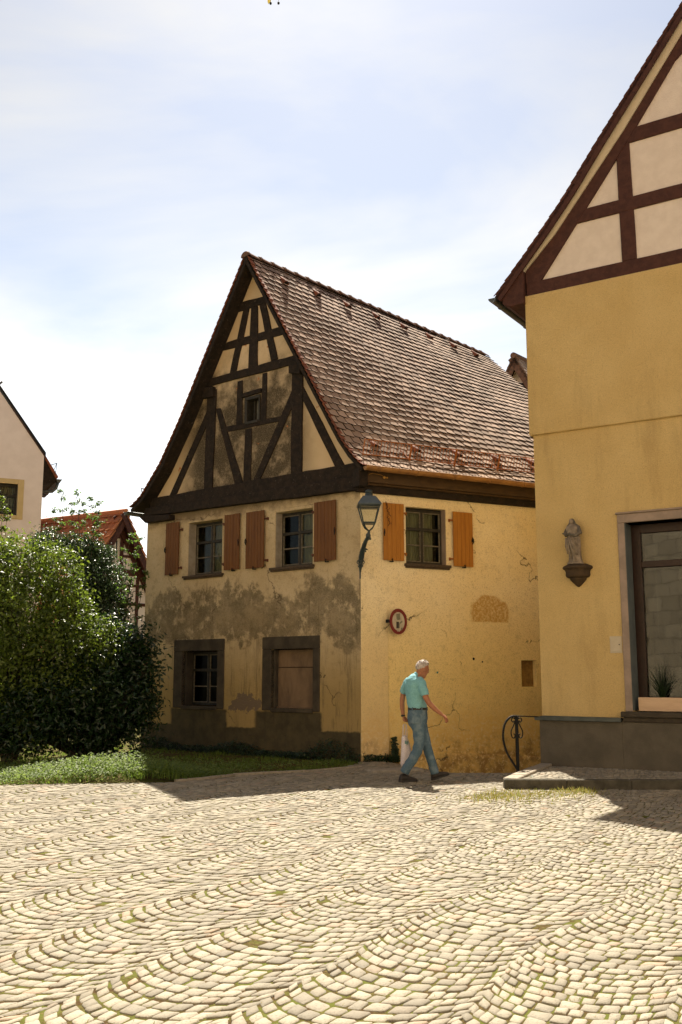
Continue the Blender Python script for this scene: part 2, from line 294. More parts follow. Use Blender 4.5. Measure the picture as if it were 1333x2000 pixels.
# roof tiles: colour varies per tile through the 'var' attribute
def tilemat(name, a, b, c3, rough=.62):
    n = NT(name); v = n.attr('var'); c = n.mix(v, a, b); c = n.mix(n.math('MULTIPLY', n.ss(n.noise(1.3, 5, .65), .50, .70), .65), c, c3); c = n.mix(n.math('MULTIPLY', n.ss(n.noise(38, 4, .7), .56, .72), .5), c, (.16, .13, .10))
    n.bump(n.noise(45, 4, .6), .35, .006); return n.out(c, .88, .10)
M['tile'] = tilemat('plain_clay_tile', (.46, .33, .245), (.22, .155, .115), (.20, .15, .11)); M['tile_red'] = tilemat('red_clay_tile', (.52, .215, .10), (.38, .15, .07), (.30, .17, .10)); M['tile_brown'] = tilemat('dark_brown_tile', (.16, .06, .04), (.10, .04, .028), (.08, .05, .04))
M['tile_edge_shade'] = simple('painted_shade_tile_edge', (.035, .022, .016), (.022, .015, .012), 12, .9, .1, bump=.3)  # shade between the tile rows, put into the colour of the edges
M['ridge'] = simple('ridge_tile_clay', (.20, .105, .065), (.11, .065, .045), 9, .8, .2, bump=.5)
M['verge_tile'] = simple('verge_clay', (.26, .085, .04), (.13, .05, .03), 9, .8, .2, bump=.5)
def stonemat():
    n = NT('granite_setts'); v = n.attr('var'); c = n.mix(v, (.315, .276, .208), (.175, .154, .118)); c = n.mix(n.math('MULTIPLY', n.ss(v, .95, .99), .8), c, (.34, .245, .17))
    c = n.mix(n.math('MULTIPLY', n.ss(n.noise(75, 4, .75), .50, .66), .65), c, (.12, .10, .07)); c = n.mix(n.math('MULTIPLY', n.ss(n.noise(1.1, 5, .6), .5, .72), .22), c, (.24, .20, .13))
    n.bump(n.math('ADD', n.noise(40, 4, .65), n.math('MULTIPLY', n.noise(130, 2), .4)), .7, .006); return n.out(c, .8, .25)
M['sett'] = stonemat()
def groundmat():
    n = NT('mossy_joint_earth'); g = n.noise(5.5, 5, .7); c = n.mix(n.ss(g, .40, .60), (.060, .034, .012), (.090, .100, .016)); c = n.mix(n.math('MULTIPLY', n.ss(n.noise(38, 5, .7), .48, .68), .8), c, (.13, .095, .035))
    n.bump(n.noise(60, 5, .7), .9, .012); return n.out(c, .95, .1)
M['earth'] = groundmat()
def leafmat(name, a, b, trans=.45, rough=.45, spec=.5, tcol=None):
    n = NT(name); v = n.attr('var'); c = n.mix(v, a, b); m = n.out(c, rough, spec); t = n.t
    tr = t.nodes.new('ShaderNodeBsdfTranslucent'); cc = n.mix(v, tcol or tuple(min(1, q * 2.2) for q in a), tuple(min(1, q * 2.2) for q in b)); n.L(cc, tr.inputs[0])
    ms = t.nodes.new('ShaderNodeMixShader'); ms.inputs[0].default_value = trans; n.L(n.b.outputs[0], ms.inputs[1]); n.L(tr.outputs[0], ms.inputs[2]); n.L(ms.outputs[0], t.nodes['Material Output'].inputs[0]); return m
M['leaf_yel'] = leafmat('yellow_green_leaves', (.125, .165, .016), (.028, .050, .006), .38)
M['leaf_grey'] = leafmat('grey_green_leaves', (.045, .075, .022), (.018, .034, .012), .25, .4)
M['leaf_laurel'] = leafmat('glossy_laurel_leaves', (.015, .036, .008), (.009, .023, .006), .20, .36, .45)
M['leaf_sap'] = leafmat('sapling_leaves', (.065, .11, .014), (.04, .075, .012), .5)
M['grass'] = leafmat('grass_blades', (.11, .155, .02), (.05, .085, .014), .4, .6, .3)
M['weed'] = leafmat('weed_leaves', (.14, .18, .045), (.085, .13, .03), .35, .6, .3)
M['dryweed'] = leafmat('dry_weed_blades', (.15, .17, .035), (.22, .17, .06), .3, .7, .2)
# measured on the gable: (u, z) outlines of each timber
GT ={
  'collar_top': [(3.34, 9.37), (2.41, 9.33), (2.37, 9.16), (3.34, 9.17)],
  'rail_a': [(3.65, 8.57), (1.91, 8.56), (1.87, 8.37), (3.79, 8.41)],
  'rail_b': [(4.11, 7.85), (1.6, 7.86), (1.53, 7.68), (4.19, 7.68)],
  'rail_c': [(3.78, 6.71), (2.01, 6.66), (2.07, 6.56), (3.77, 6.58)],
  'post_a': [(3.15, 9.2), (2.98, 9.18), (3.35, 7.83), (3.54, 7.84)],
  'post_b': [(2.92, 9.17), (2.73, 9.16), (2.71, 7.83), (2.98, 7.84)],
  'post_c': [(2.68, 9.16), (2.5, 9.17), (2.13, 7.88), (2.32, 7.87)],
  'mainpost_l': [(4.22, 7.45), (3.94, 7.59), (4.0, 5.37), (4.26, 5.34)],
  'mainpost_r': [(1.73, 7.6), (1.44, 7.54), (1.45, 5.41), (1.74, 5.41)],
  'head_l': [(4.32, 7.66), (3.98, 7.64), (3.97, 7.41), (4.31, 7.43)],
  'head_r': [(1.77, 7.76), (1.44, 7.7), (1.45, 7.41), (1.76, 7.49)],
  'post_m': [(3.05, 6.55), (2.86, 6.55), (2.86, 5.41), (3.08, 5.41)],
  'wpost_l': [(3.3, 7.63), (3.15, 7.63), (3.14, 6.66), (3.33, 6.66)],
  'wpost_r': [(2.57, 7.66), (2.44, 7.66), (2.45, 6.66), (2.61, 6.66)],
  'lintel': [(3.15, 7.33), (2.59, 7.35), (2.59, 7.26), (3.15, 7.24)],
  'brace_l': [(3.95, 7.15), (3.81, 7.14), (3.09, 5.44), (3.32, 5.41)],
  'brace_r': [(1.72, 7.17), (1.69, 6.85), (2.61, 5.41), (2.81, 5.4)],
  'obrace_l': [(4.23, 7.15), (4.2, 6.87), (5.14, 5.44), (5.39, 5.41)],
  'obrace_r': [(1.44, 7.18), (1.44, 6.89), (0.6, 5.42), (0.37, 5.43)],
  'sill_up': [(5.95, 5.42), (0.03, 5.43), (-0.08, 5.14), (6.0, 5.2)],
  'sill_lo': [(6.07, 5.2), (-0.08, 5.14), (-0.06, 4.89), (6.13, 5.03)],
  'gwin': [(3.06, 7.2), (2.61, 7.26), (2.62, 6.66), (3.05, 6.64)],
}
# ---------------- ground ----------------
def sm(x, a, b): t = min(1, max(0, (x - a) / (b - a))); return t * t * (3 - 2 * t)
def gz(x, y):    # the lane falls away between the two houses
    return -0.105 * max(0.0, y - 16.0) * sm(x, 0.5, 2.2) * (1 if y < 26 else 0) if y < 26 else -1.05 * sm(x, 0.5, 2.2)
mb = MB(); xs = [-600, -120, -40] + [-20 + i for i in range(0, 41)] + [40, 120, 600]; ys = [-600, -100, -30, -10, 0] + [2 + i * .5 for i in range(60)] + [40, 80, 200, 900]
mb.add([(x, y, gz(x, y) - .007) for y in ys for x in xs], [(j * len(xs) + i, j * len(xs) + i + 1, (j + 1) * len(xs) + i + 1, (j + 1) * len(xs) + i) for j in range(len(ys) - 1) for i in range(len(xs) - 1)])
o = mb.build('ground', M['earth'], fix=False, smooth=True); o['kind'] = 'structure'; o['label'] = 'brown and mossy earth under and around the paving'
GRASS = [(-14, 14.25), (-4.76, 14.30), (-3.3, 14.5), (-2.36, 14.72), (-2.03, 15.0), (-1.62, 15.6), (-1.1, 15.85), (-.54, 16.2), (.0, 16.75), (.36, 17.6), (.36, 18.2), (-4.4, 22.2), (-14, 24)]
def inpoly(P, x, y):
    c = False; n = len(P); j = n - 1
    for i in range(n):
        if (P[i][1] > y) != (P[j][1] > y) and x < (P[j][0] - P[i][0]) * (y - P[i][1]) / (P[j][1] - P[i][1]) + P[i][0]: c = not c
        j = i
    return c
PLAT = [(2.24, 13.86), (9.5, 13.55), (9.5, 12.6 + .9), (8.6, 12.9), (3.237, 16.323)]
PLAT = [(2.24, 13.86), (8.9, 13.56), (3.30, 16.33), (3.20, 16.55)]
HOUSE1 = [(.34, 18.18), (8, 21.9), (5, 28), (-5, 22.2)]; HOUSE2 = [(3.24, 16.32), (10, 12.0), (15, 17), (8.4, 21)]
# --- setts laid in segmental arcs: columns 1.09 m wide running along azimuth 30 deg, arcs bulging towards the viewer ---
ax = np.array([.5, .866]); cx = np.array([.866, -.5]); CW = .86; AH = R_(56); RR = CW / 2 / math.sin(AH); pitch = .116
V = []; Fq = []; VAR = []; base = 0
pts_all = []
def warp(p):
    x, y = p
    return (x + .05 * math.sin(y * 1.7 + x * .6) + .03 * math.sin(x * 3.1 + 1.3 * y), y + .05 * math.sin(x * 1.3 + 1) + .03 * math.sin(y * 2.3 - x * 2))
o0 = np.array([-1.02, 5.61])
def arcpt(k, t, ang, ph):
    s = CW / 2 + RR * math.sin(ang); f = -(RR * math.cos(ang) - RR * math.cos(AH))
    p = o0 + cx * (k * CW + s) + ax * (t + f); return p
for k in range(-21, 23):
    off = random.random() * pitch; t = -24 + off
    while t < 24:
        pt = pitch * random.uniform(.88, 1.12); nst = random.choice([11, 12, 12, 13, 13])
        if abs(t) < 40:
            cuts = [-AH * random.uniform(.97, 1.05)]
            ws = [random.uniform(.72, 1.28) for _ in range(nst)]; tot = sum(ws)
            for q in ws: cuts.append(cuts[-1] + q / tot * AH * 2 * 1.03)
            for i in range(nst):
                a0, a1 = cuts[i], cuts[i + 1]; am = (a0 + a1) / 2
                c = arcpt(k, t + pt / 2, am, 0); xx, yy = c
                if not (-9.5 < xx < 9.5 and 1.2 < yy < 19.5) or abs(xx) > .42 * yy + 3.2: continue
                if inpoly(GRASS, xx, yy) or inpoly(HOUSE1, xx, yy) or inpoly(HOUSE2, xx, yy): continue
                if random.random() < .005 or (inpoly(PLAT, xx, yy) and yy < 13.86 - (xx - 2.24) * .045 + .14): continue
                far = yy > 15.5
                gap = random.uniform(.0035, .006); ga = gap / RR
                gt = random.uniform(.0055, .0095) / math.cos(am)
                q4 = [arcpt(k, t + gt, a0 + ga, 0), arcpt(k, t + gt, a1 - ga, 0), arcpt(k, t + pt - gt, a1 - ga, 0), arcpt(k, t + pt - gt, a0 + ga, 0)]
                q4 = [q + rng.uniform(-.006, .006, 2) for q in q4]; q4 = [np.array(warp(q)) for q in q4]
                onp = inpoly(PLAT, xx, yy)
                cen = sum(q4) / 4; z0 = gz(*cen) + (.10 if onp else 0) + random.uniform(-.005, .004); tx, ty = random.uniform(-.04, .04), random.uniform(-.04, .04)
                ch = random.uniform(.12, .30); oct_ = []
                for j in range(4):
                    A, Bp, Cn = q4[j], q4[(j - 1) % 4], q4[(j + 1) % 4]
                    oct_.append(A + (Bp - A) * ch * .5); oct_.append(A + (Cn - A) * ch * .5)
                if random.random() < .5:
                    jj = random.randrange(8); oct_[jj] = oct_[jj] + (cen - oct_[jj]) * .12
                def Z(p, dz): return z0 + dz + (p[0] - cen[0]) * tx + (p[1] - cen[1]) * ty
                ring = [[(p[0], p[1], z0 - .055) for p in oct_]]
                ring.append([(p[0], p[1], Z(p, -.006)) for p in oct_])
                ring.append([(p[0] + (cen[0] - p[0]) * .09, p[1] + (cen[1] - p[1]) * .09, Z(p, -.0005)) for p in oct_])
                for r in ring: V += r
                V.append((cen[0], cen[1], Z(cen, .002)))
                for rr in range(2):
                    for j in range(8): Fq.append((base + rr * 8 + j, base + rr * 8 + (j + 1) % 8, base + (rr + 1) * 8 + (j + 1) % 8, base + (rr + 1) * 8 + j))
                for j in range(8): Fq.append((base + 16 + j, base + 16 + (j + 1) % 8, base + 24))
                VAR += [random.random()] * 25; base += 25
        t += pt
me = bpy.data.meshes.new('cobblestone_paving'); me.from_pydata(V, [], Fq)
at = me.attributes.new('var', 'FLOAT', 'POINT'); at.data.foreach_set('value', VAR); me.materials.append(M['sett']); me.polygons.foreach_set('use_smooth', [True] * len(me.polygons)); me.update()
o = bpy.data.objects.new('cobblestone_paving', me); COL.objects.link(o); o['kind'] = 'structure'; o['label'] = 'pale granite setts laid in arcs with mossy joints'
print('setts', base // 25)
# platform in front of the corner house: bed, then kerb stones along its two open sides
mb = MB(); n = len(PLAT); mb.add([(x, y, -.1) for x, y in PLAT] + [(x, y, .068) for x, y in PLAT], [tuple(range(n - 1, -1, -1)), tuple(range(n, 2 * n))] + [(i, (i + 1) % n, n + (i + 1) % n, n + i) for i in range(n)])
o = mb.build('pavement', M['earth']); o['kind'] = 'structure'; o['label'] = 'raised sett pavement along the foot of the corner house'
def kerb_run(p0, p1, wid, h, lens, zb=-.08, slope=0):
    mb = MB(); d = Vector((p1[0] - p0[0], p1[1] - p0[1], 0)); Ln = d.length; d.normalize(); nn = Vector((-d.y, d.x, 0)); s = 0; i = 0
    while s < Ln - .02:
        l = min(lens * random.uniform(.75, 1.25), Ln - s); a = Vector((p0[0], p0[1], 0)) + d * (s + .001); b = Vector((p0[0], p0[1], 0)) + d * (s + l - .001); dz = random.uniform(-.006, .006)
        g = random.uniform(-.006, .006)
        mb.hexa([tuple(q + nn * w_ + Vector((0, 0, z))) for z in (zb, h + dz) for q, w_ in ((a, g), (b, g), (b, wid), (a, wid))]); s += l
    return mb
mb = kerb_run((2.20, 13.80), (8.9, 13.50), .13, .125, 1.0); o = mb.build('pavement_kerb', M['kerb_dark'], bevel=.012); o['kind'] = 'structure'; o['label'] = 'dark stone kerb along the front of the raised pavement'
mb = kerb_run((3.29, 16.6), (2.20, 13.94), .20, .135, 1.1); o = mb.build('pavement_edge', M['kerb'], bevel=.012); o['kind'] = 'structure'; o['label'] = 'oblique stone edging closing the left end of the raised pavement'
mb = MB()
for (a, b) in (((-2.36, 14.72), (-2.03, 15.0)), ((-2.03, 15.0), (-1.62, 15.6)), ((-1.62, 15.6), (-.54, 16.2)), ((-.54, 16.2), (.36, 17.0))):
    q = kerb_run(a, b, .07, .03, .5, -.05); mb.add(q.v, q.f)
o = mb.build('grass_kerb', M['kerb'], bevel=.006); o['kind'] = 'structure'; o['label'] = 'thin stone edge between the dark grass and the paving'
# sunken doorstep slab and drain at the street corner
mb = MB(); mb.box((.85, 16.35, .0), (.9, .34, .07), .35); o = mb.build('stone_slab', M['kerb'], bevel=.015); tag(o, 'flat stone slab on the ground by the foot of the street corner', 'stone slab')
# ---------------- the old timber-framed house ----------------
house = thing('timber_framed_house', 'old gabled house with dirty ochre walls, dark timber gable and orange shutters', 'house', (0.36, 18.18, 0))
def paint_attr(o, vals):
    at = o.data.attributes.new('var', 'FLOAT', 'POINT'); at.data.foreach_set('value', vals)
ROOF_R = [(-.32, 5.26), (-.12, 5.44), (.16, 5.77), (.63, 6.56), (2.8, 10.22)]
ROOF_L = [(6.36, 5.20), (5.98, 5.42), (5.36, 6.08), (4.76, 6.95), (2.8, 10.22)]
def wavy(pts, step=.35, amp=.006):
    out = []
    for i in range(len(pts)):
        a, b = Vector((*pts[i], 0)), Vector((*pts[(i + 1) % len(pts)], 0)); n = max(1, int((b - a).length / step))
        for k in range(n):
            p = a.lerp(b, k / n); j = 0 if k == 0 else amp; out.append((p.x + random.uniform(-j, j), p.y + random.uniform(-j, j)))
    return out
mb = MB(); holes = [rectl(3.68, 4.73, 3.60, 4.74), rectl(1.17, 2.16, 3.60, 4.70), rectl(3.75, 4.82, .89, 2.01), rectl(1.15, 2.23, .89, 2.01)]
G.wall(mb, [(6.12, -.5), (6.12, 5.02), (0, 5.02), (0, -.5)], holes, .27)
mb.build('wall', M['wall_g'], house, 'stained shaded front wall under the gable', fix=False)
mb = MB(); S.wall(mb, [(0, -.8), (6.2, -1.2), (6.2, 5.02), (0, 5.02)], [rectl(.96, 1.85, 3.59, 4.67), rectl(3.53, 3.88, 1.29, 1.80)], .12)
mb.build('wall', M['wall_s'], house, 'bright ochre street wall with orange damp at its foot', fix=False)
mb = MB(); S.box(mb, .0, .56, -.5, 2.9, -.02, .018); S.box(mb, -.004, .56, -.5, .5, -.02, .03); mb.build('corner_pilaster', M['wall_s'], house, bevel=.012)
# projecting foot of the street wall with a ragged upper edge
mb = MB(); us = [i * .07 for i in range(9, 86)]; vs = []; top = []
for u in us:
    h = .165 - .068 * (u - .57) + .015 * math.sin(u * 9) + random.uniform(-.012, .012); t = .07 + .018 * math.sin(u * 5.3 + 1) + random.uniform(-.008, .008); top.append((u, h, t))
for (u, h, t) in top: vs += [S.pt(u, -1.1, t + .015), S.pt(u, h - .05, t), S.pt(u, h, t - .015), S.pt(u, h + .012, -.01)]
mb.add(vs, [(i * 4 + j, (i + 1) * 4 + j, (i + 1) * 4 + j + 1, i * 4 + j + 1) for i in range(len(us) - 1) for j in range(3)]); mb.build('wall_foot', M['wall_s'], house, smooth=True, fix=False)
mb = MB(); S.box(mb, 3.50, 3.92, 1.27, 1.82, -.22, -.10); mb.build('niche_back', simple('niche_ochre', (.36, .22, .07), (.20, .125, .045), 12, .95, .1, bump=.8), house)
# hidden faces closing the body
mb = MB(); a = G.pt(6.12, -.5); dd = Vector((math.sin(R_(41)), math.cos(R_(41)), 0)); a2 = a + dd * 9.0; b = S.pt(6.2, -1.2); b2 = Vector((3.9, 26.2, -.5))
Zt = 5.05
for p, q in ((a, a2), (a2, b2), (b2, b)): mb.add([(p.x, p.y, -1), (q.x, q.y, -1), (q.x, q.y, Zt), (p.x, p.y, Zt)], [(0, 1, 2, 3)])
mb.build('wall', M['wall_g'], house, fix=False)
mb = MB(); mb.add([G.pt(6.0, 5.0, -.1), G.pt(.1, 5.0, -.1), (b.x, b.y, 5.0), (b2.x, b2.y, 5.0), (a2.x, a2.y, 5.0)], [(0, 1, 2, 3, 4)]); mb.add([G.pt(6.1, 2.95, -.4), G.pt(.3, 2.95, -.4), (b.x, b.y, 2.95), (a2.x, a2.y, 2.95)], [(0, 1, 2, 3)]); mb.build('floor', M['room'], house, fix=False)
# gable wall
mb = MB(); G.wall(mb, [(6.13, 5.0), (5.98, 5.25), (5.36, 5.92), (4.76, 6.78), (2.8, 10.06), (.63, 6.42), (.16, 5.62), (-.02, 5.40), (-.02, 5.0)], [rectl(2.62, 3.06, 6.66, 7.23)], .22)
mb.build('gable_wall', M['gable'], house, 'half-timbered triangle, its plaster blackened low down', fix=False)
HP = {'collar_top': 'beam', 'rail_a': 'beam', 'rail_b': 'beam', 'rail_c': 'beam', 'lintel': 'window_lintel', 'sill_up': 'beam', 'sill_lo': 'beam'}
for k, q in GT.items():
    if k == 'gwin': continue
    nm = HP.get(k, 'brace' if 'brace' in k else ('post_head' if 'head' in k else 'post'))
    o1 = {'sill_up': .07, 'sill_lo': .13, 'head_l': .10, 'head_r': .10, 'rail_b': .040, 'mainpost_l': .034, 'mainpost_r': .034, 'rail_a': .022, 'collar_top': .024, 'post_b': .030, 'post_a': .028, 'post_c': .029, 'lintel': .05}.get(k, .026 if 'brace' in k else .020)
    mb = MB(); G.prism(mb, wavy(q, .3, .009) if 'head' not in k else q, -.06, o1)
    mb.build(nm, M['timber'], house, 'heavy dark sill beam under the gable' if k == 'sill_up' else None, bevel=.008)
# soffit block left end + corner block
mb = MB(); G.prism(mb, [(6.28, 5.05), (5.2, 4.97), (5.2, 4.86), (6.02, 4.86)], -.02, .16); mb.build('beam', M['timber'], house, bevel=.01)
# upstairs windows with frames, bars, panes
def window(F, u0, u1, z0, z1, dep, cols, rows, parent, fr=.055, bar=.022, curtain=None, frmat='frame_dark', barmat='bar_pale', mull=.05, zsplit=None, gl='glass'):
    mb = MB()
    F.box(mb, u0, u0 + fr, z0, z1, -dep - .06, -dep); F.box(mb, u1 - fr, u1, z0, z1, -dep - .06, -dep); F.box(mb, u0 + fr, u1 - fr, z0, z0 + fr, -dep - .06, -dep); F.box(mb, u0 + fr, u1 - fr, z1 - fr, z1, -dep - .06, -dep)
    um = (u0 + u1) / 2; F.box(mb, um - mull / 2, um + mull / 2, z0 + fr, z1 - fr, -dep - .055, -dep + .004)
    if zsplit: F.box(mb, u0 + fr, u1 - fr, zsplit - .028, zsplit + .028, -dep - .055, -dep + .012)
    w_ = mb.build('window', M[frmat], parent, bevel=.004)
    mb = MB()
    for i in range(1, rows):
        z = z0 + fr + (z1 - z0 - 2 * fr) * i / rows
        if zsplit and abs(z - zsplit) < .12: continue
        for a, b_ in ((u0 + fr, um - mull / 2), (um + mull / 2, u1 - fr)): F.box(mb, a, b_, z - bar / 2, z + bar / 2, -dep - .045, -dep - .012)
    for a, b_ in ((u0 + fr, um - mull / 2), (um + mull / 2, u1 - fr)):
        for q0, q1 in ((a, a + .018), (b_ - .018, b_)): F.box(mb, q0, q1, z0 + fr, z1 - fr, -dep - .047, -dep - .008)
        for q0, q1 in ((z0 + fr, z0 + fr + .018), (z1 - fr - .018, z1 - fr)): F.box(mb, a + .018, b_ - .018, q0, q1, -dep - .047, -dep - .008)
    mb.build('glazing_bar', M[barmat], w_)
    mb = MB(); F.box(mb, u0 + .02, u1 - .02, z0 + .02, z1 - .02, -dep - .036, -dep - .032); mb.build('pane', M[gl], w_)
    if curtain:
        a, b_ = curtain; mb = MB(); n_ = 60; vs = []
        for i in range(n_ + 1):
            u = a + (b_ - a) * i / n_
            for z in (z0 + .03, z1 - .05): vs.append(F.pt(u, z, -dep - .12 + .018 * math.sin(i * 1.3) + .006 * math.sin(i * 3.1)))
        mb.add(vs, [(2 * i, 2 * i + 2, 2 * i + 3, 2 * i + 1) for i in range(n_)]); mb.build('curtain', M['curtain'], w_, smooth=True, fix=False)
    mb = MB(); F.prism(mb, rectl(u0 - .05, u1 + .05, z0 - .05, z1 + .05), -dep - .9, -dep - .89); mb.build('dark_interior', M['room'], w_)
    return w_
window(G, 3.66, 4.75, 3.60, 4.74, .20, 2, 3, house, zsplit=4.32, curtain=(3.7, 4.3)); window(G, 1.15, 2.18, 3.60, 4.70, .18, 2, 3, house, zsplit=4.28, curtain=(1.17, 1.75))
window(G, 3.75, 4.80, .90, 2.0, .24, 2, 3, house, zsplit=1.62, gl='dull_glass')
window(S, .94, 1.86, 3.59, 4.66, .15, 2, 3, house, zsplit=4.27, curtain=(.95, 1.70))
# reveal linings (grey cheeks), surrounds and sills
for a, b_, c in ((4.715, 4.728, 4.74), (2.146, 2.158, 4.70)): mb = MB(); G.box(mb, a, b_, 3.6, c, -.26, -.006); mb.build('reveal', M['reveal_old'], house)
mb = MB(); S.box(mb, 1.836, 1.848, 3.59, 4.67, -.19, -.006); mb.build('reveal', M['stone_grey'], house)
for u0, u1, z0, z1 in ((3.64, 4.80, 3.60, 4.80), (1.12, 2.23, 3.60, 4.77)):
    mb = MB(); a, b_ = (3.68, 4.73) if u0 > 3 else (1.17, 2.16); zt = 4.74 if u0 > 3 else 4.70
    G.box(mb, b_, u1, z0, z1, -.02, .014); G.box(mb, a, b_, zt, z1, -.02, .014); G.box(mb, u0, a, z0, z1, -.02, .014); mb.build('window_surround', M['wall_g'], house, bevel=.01)
for F_, u0, u1, z0, z1 in ((G, 3.62, 4.84, 3.525, 3.60), (G, 1.12, 2.27, 3.52, 3.60), (S, .92, 1.92, 3.50, 3.585)):
    mb = MB(); F_.box(mb, u0, u1, z0 + .03, z1, -.2, .075); F_.box(mb, u0 + .02, u1 - .02, z0, z0 + .03, -.02, .05); mb.build('window_sill', M['sill'], house, bevel=.006)
# stone frames of the ground floor windows
for (o0, o1, q0, q1, i0, i1, j0, j1) in ((3.55, 5.09, .84, 2.25, 3.75, 4.82, .89, 2.01), (.98, 2.47, .84, 2.25, 1.15, 2.23, .89, 2.01)):
    mb = MB()
    G.box(mb, i1, o1, q0, j1, -.25, .022); G.box(mb, o0, i0, q0, j1, -.25, .022); G.box(mb, o0, o1, j1, q1, -.25, .026); G.box(mb, i0, i1, q0 - .03, j0, -.25, .032)
    G.box(mb, i1 - .05, i1 - .001, j0, j1, -.25, -.05); G.box(mb, i0, i0 + .02, j0, j1, -.25, -.05)
    mb.build('stone_window_frame', M['stone_dark'], house, 'soot-blackened sandstone frame', bevel=.012)
mb = MB(); G.box(mb, 1.15, 2.23, .90, 1.655, -.17, -.145); G.box(mb, 1.15, 2.23, 1.668, 2.0, -.175, -.147); G.box(mb, 1.17, 2.20, .88, .915, -.17, -.11); mb.build('boarded_opening', M['plywood'], house, 'brown weathered board closing the right ground-floor opening', bevel=.004)
mb = MB(); G.prism(mb, rectl(1.1, 2.25, .8, 2.1), -.26, -.25); mb.build('dark_interior', M['room'], house)
# window in the gable
mb = MB(); G.box(mb, 2.62, 3.06, 7.16, 7.23, -.2, .035); G.box(mb, 2.99, 3.06, 6.66, 7.16, -.2, .03); G.box(mb, 2.62, 2.66, 6.66, 7.16, -.2, .03); G.box(mb, 2.66, 2.99, 6.64, 6.70, -.2, .045)
G.box(mb, 2.88, 2.93, 6.70, 7.16, -.2, -.1); gw = mb.build('gable_window', M['frame_dark'], house, bevel=.005)
mb = MB(); G.box(mb, 2.66, 2.95, 6.70, 7.16, -.16, -.15); mb.build('pane', simple('dusty_pane', (.10, .10, .09), (.16, .155, .13), 9, .3, .5, bump=.05), gw)
# shutters
def shutter(F, u0, u1, z0, z1, m, hinge_right, tilt=0.0):
    n_ = max(4, round((u1 - u0) / .088)); mb = MB(); wd = (u1 - u0) / n_; e = random.uniform(.035, .05)
    for i in range(n_):
        dz = random.uniform(-.004, .004); F.box(mb, u0 + i * wd + .0025, u0 + (i + 1) * wd - .0025, z0 + dz, z1 + dz, e, e + .024 + random.uniform(-.001, .002))
    for z in (z0 + .16, z1 - .16): F.box(mb, u0 + .02, u1 - .02, z - .05, z + .05, e - .022, e + .001)
    F.box(mb, u0 + .01, u1 - .01, z0 + .01, z1 - .01, e + .001, e + .016)
    sh = mb.build('shutter', M[m], house, bevel=.003)
    s = 1 if hinge_right else -1; uh = u1 if hinge_right else u0
    for z in (z0 + .14, z1 - .17):
        hb = MB(); a, b_ = sorted((uh - s * .01, uh + s * .065)); F.box(hb, a, b_, z - .014, z + .014, .01, e + .015); F.box(hb, *sorted((uh + s * .05, uh + s * .075)), z - .035, z + .022, -.005, .03); hb.build('hinge', M['rust'] if F is S else simple('red_brown_hinge', (.12, .035, .02), (.07, .025, .015), 20, .7), sh)
    hb = MB(); uc = (u0 + u1) / 2 - s * .03; hb.tube([F.pt(uc, z0 - .015, -.01), F.pt(uc, z0 - .015, e + .03), F.pt(uc - .015, z0 + .03, e + .045), F.pt(uc - .03, z0 + .01, e + .04)], .009, 6); F.box(hb, uc - .05, uc + .02, z0 - .03, z0 - .012, e - .01, e + .03); hb.build('shutter_holder', M['iron'], sh)
    hb = MB(); ul = u0 + .02 if hinge_right else u1 - .02; zc = z0 + (z1 - z0) * .48; hb.tube([F.pt(ul, zc + .06, e + .03), F.pt(ul - s * .01, zc + .03, e + .05), F.pt(ul - s * .02, zc - .02, e + .045), F.pt(ul, zc - .07, e + .03)], .01, 6); F.box(hb, ul - .015, ul + .015, zc - .03, zc + .03, e + .02, e + .032); hb.build('latch', M['iron'], sh)
    return sh
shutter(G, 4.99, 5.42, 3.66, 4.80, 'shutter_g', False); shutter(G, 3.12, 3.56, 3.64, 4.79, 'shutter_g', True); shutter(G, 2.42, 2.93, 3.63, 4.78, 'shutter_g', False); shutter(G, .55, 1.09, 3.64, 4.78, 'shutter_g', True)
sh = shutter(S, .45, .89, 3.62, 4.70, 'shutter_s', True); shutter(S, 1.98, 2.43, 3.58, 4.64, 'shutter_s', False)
mb = MB()
for i in range(16):
    a = S.pt(.50 + .09 * (i / 16) + random.uniform(-.02, .02), 4.72 - .028 * i, .085); mb.tube([a, a + Vector((random.uniform(-.04, .04), 0, random.uniform(-.05, -.02)))], .004, 4)
    mb.ball(a + Vector((random.uniform(-.03, .03), -.005, -.02)), .009, 5, 4)
mb.build('dried_vine', simple('dead_vine', (.07, .025, .015), (.04, .02, .012), 20, .9), sh)
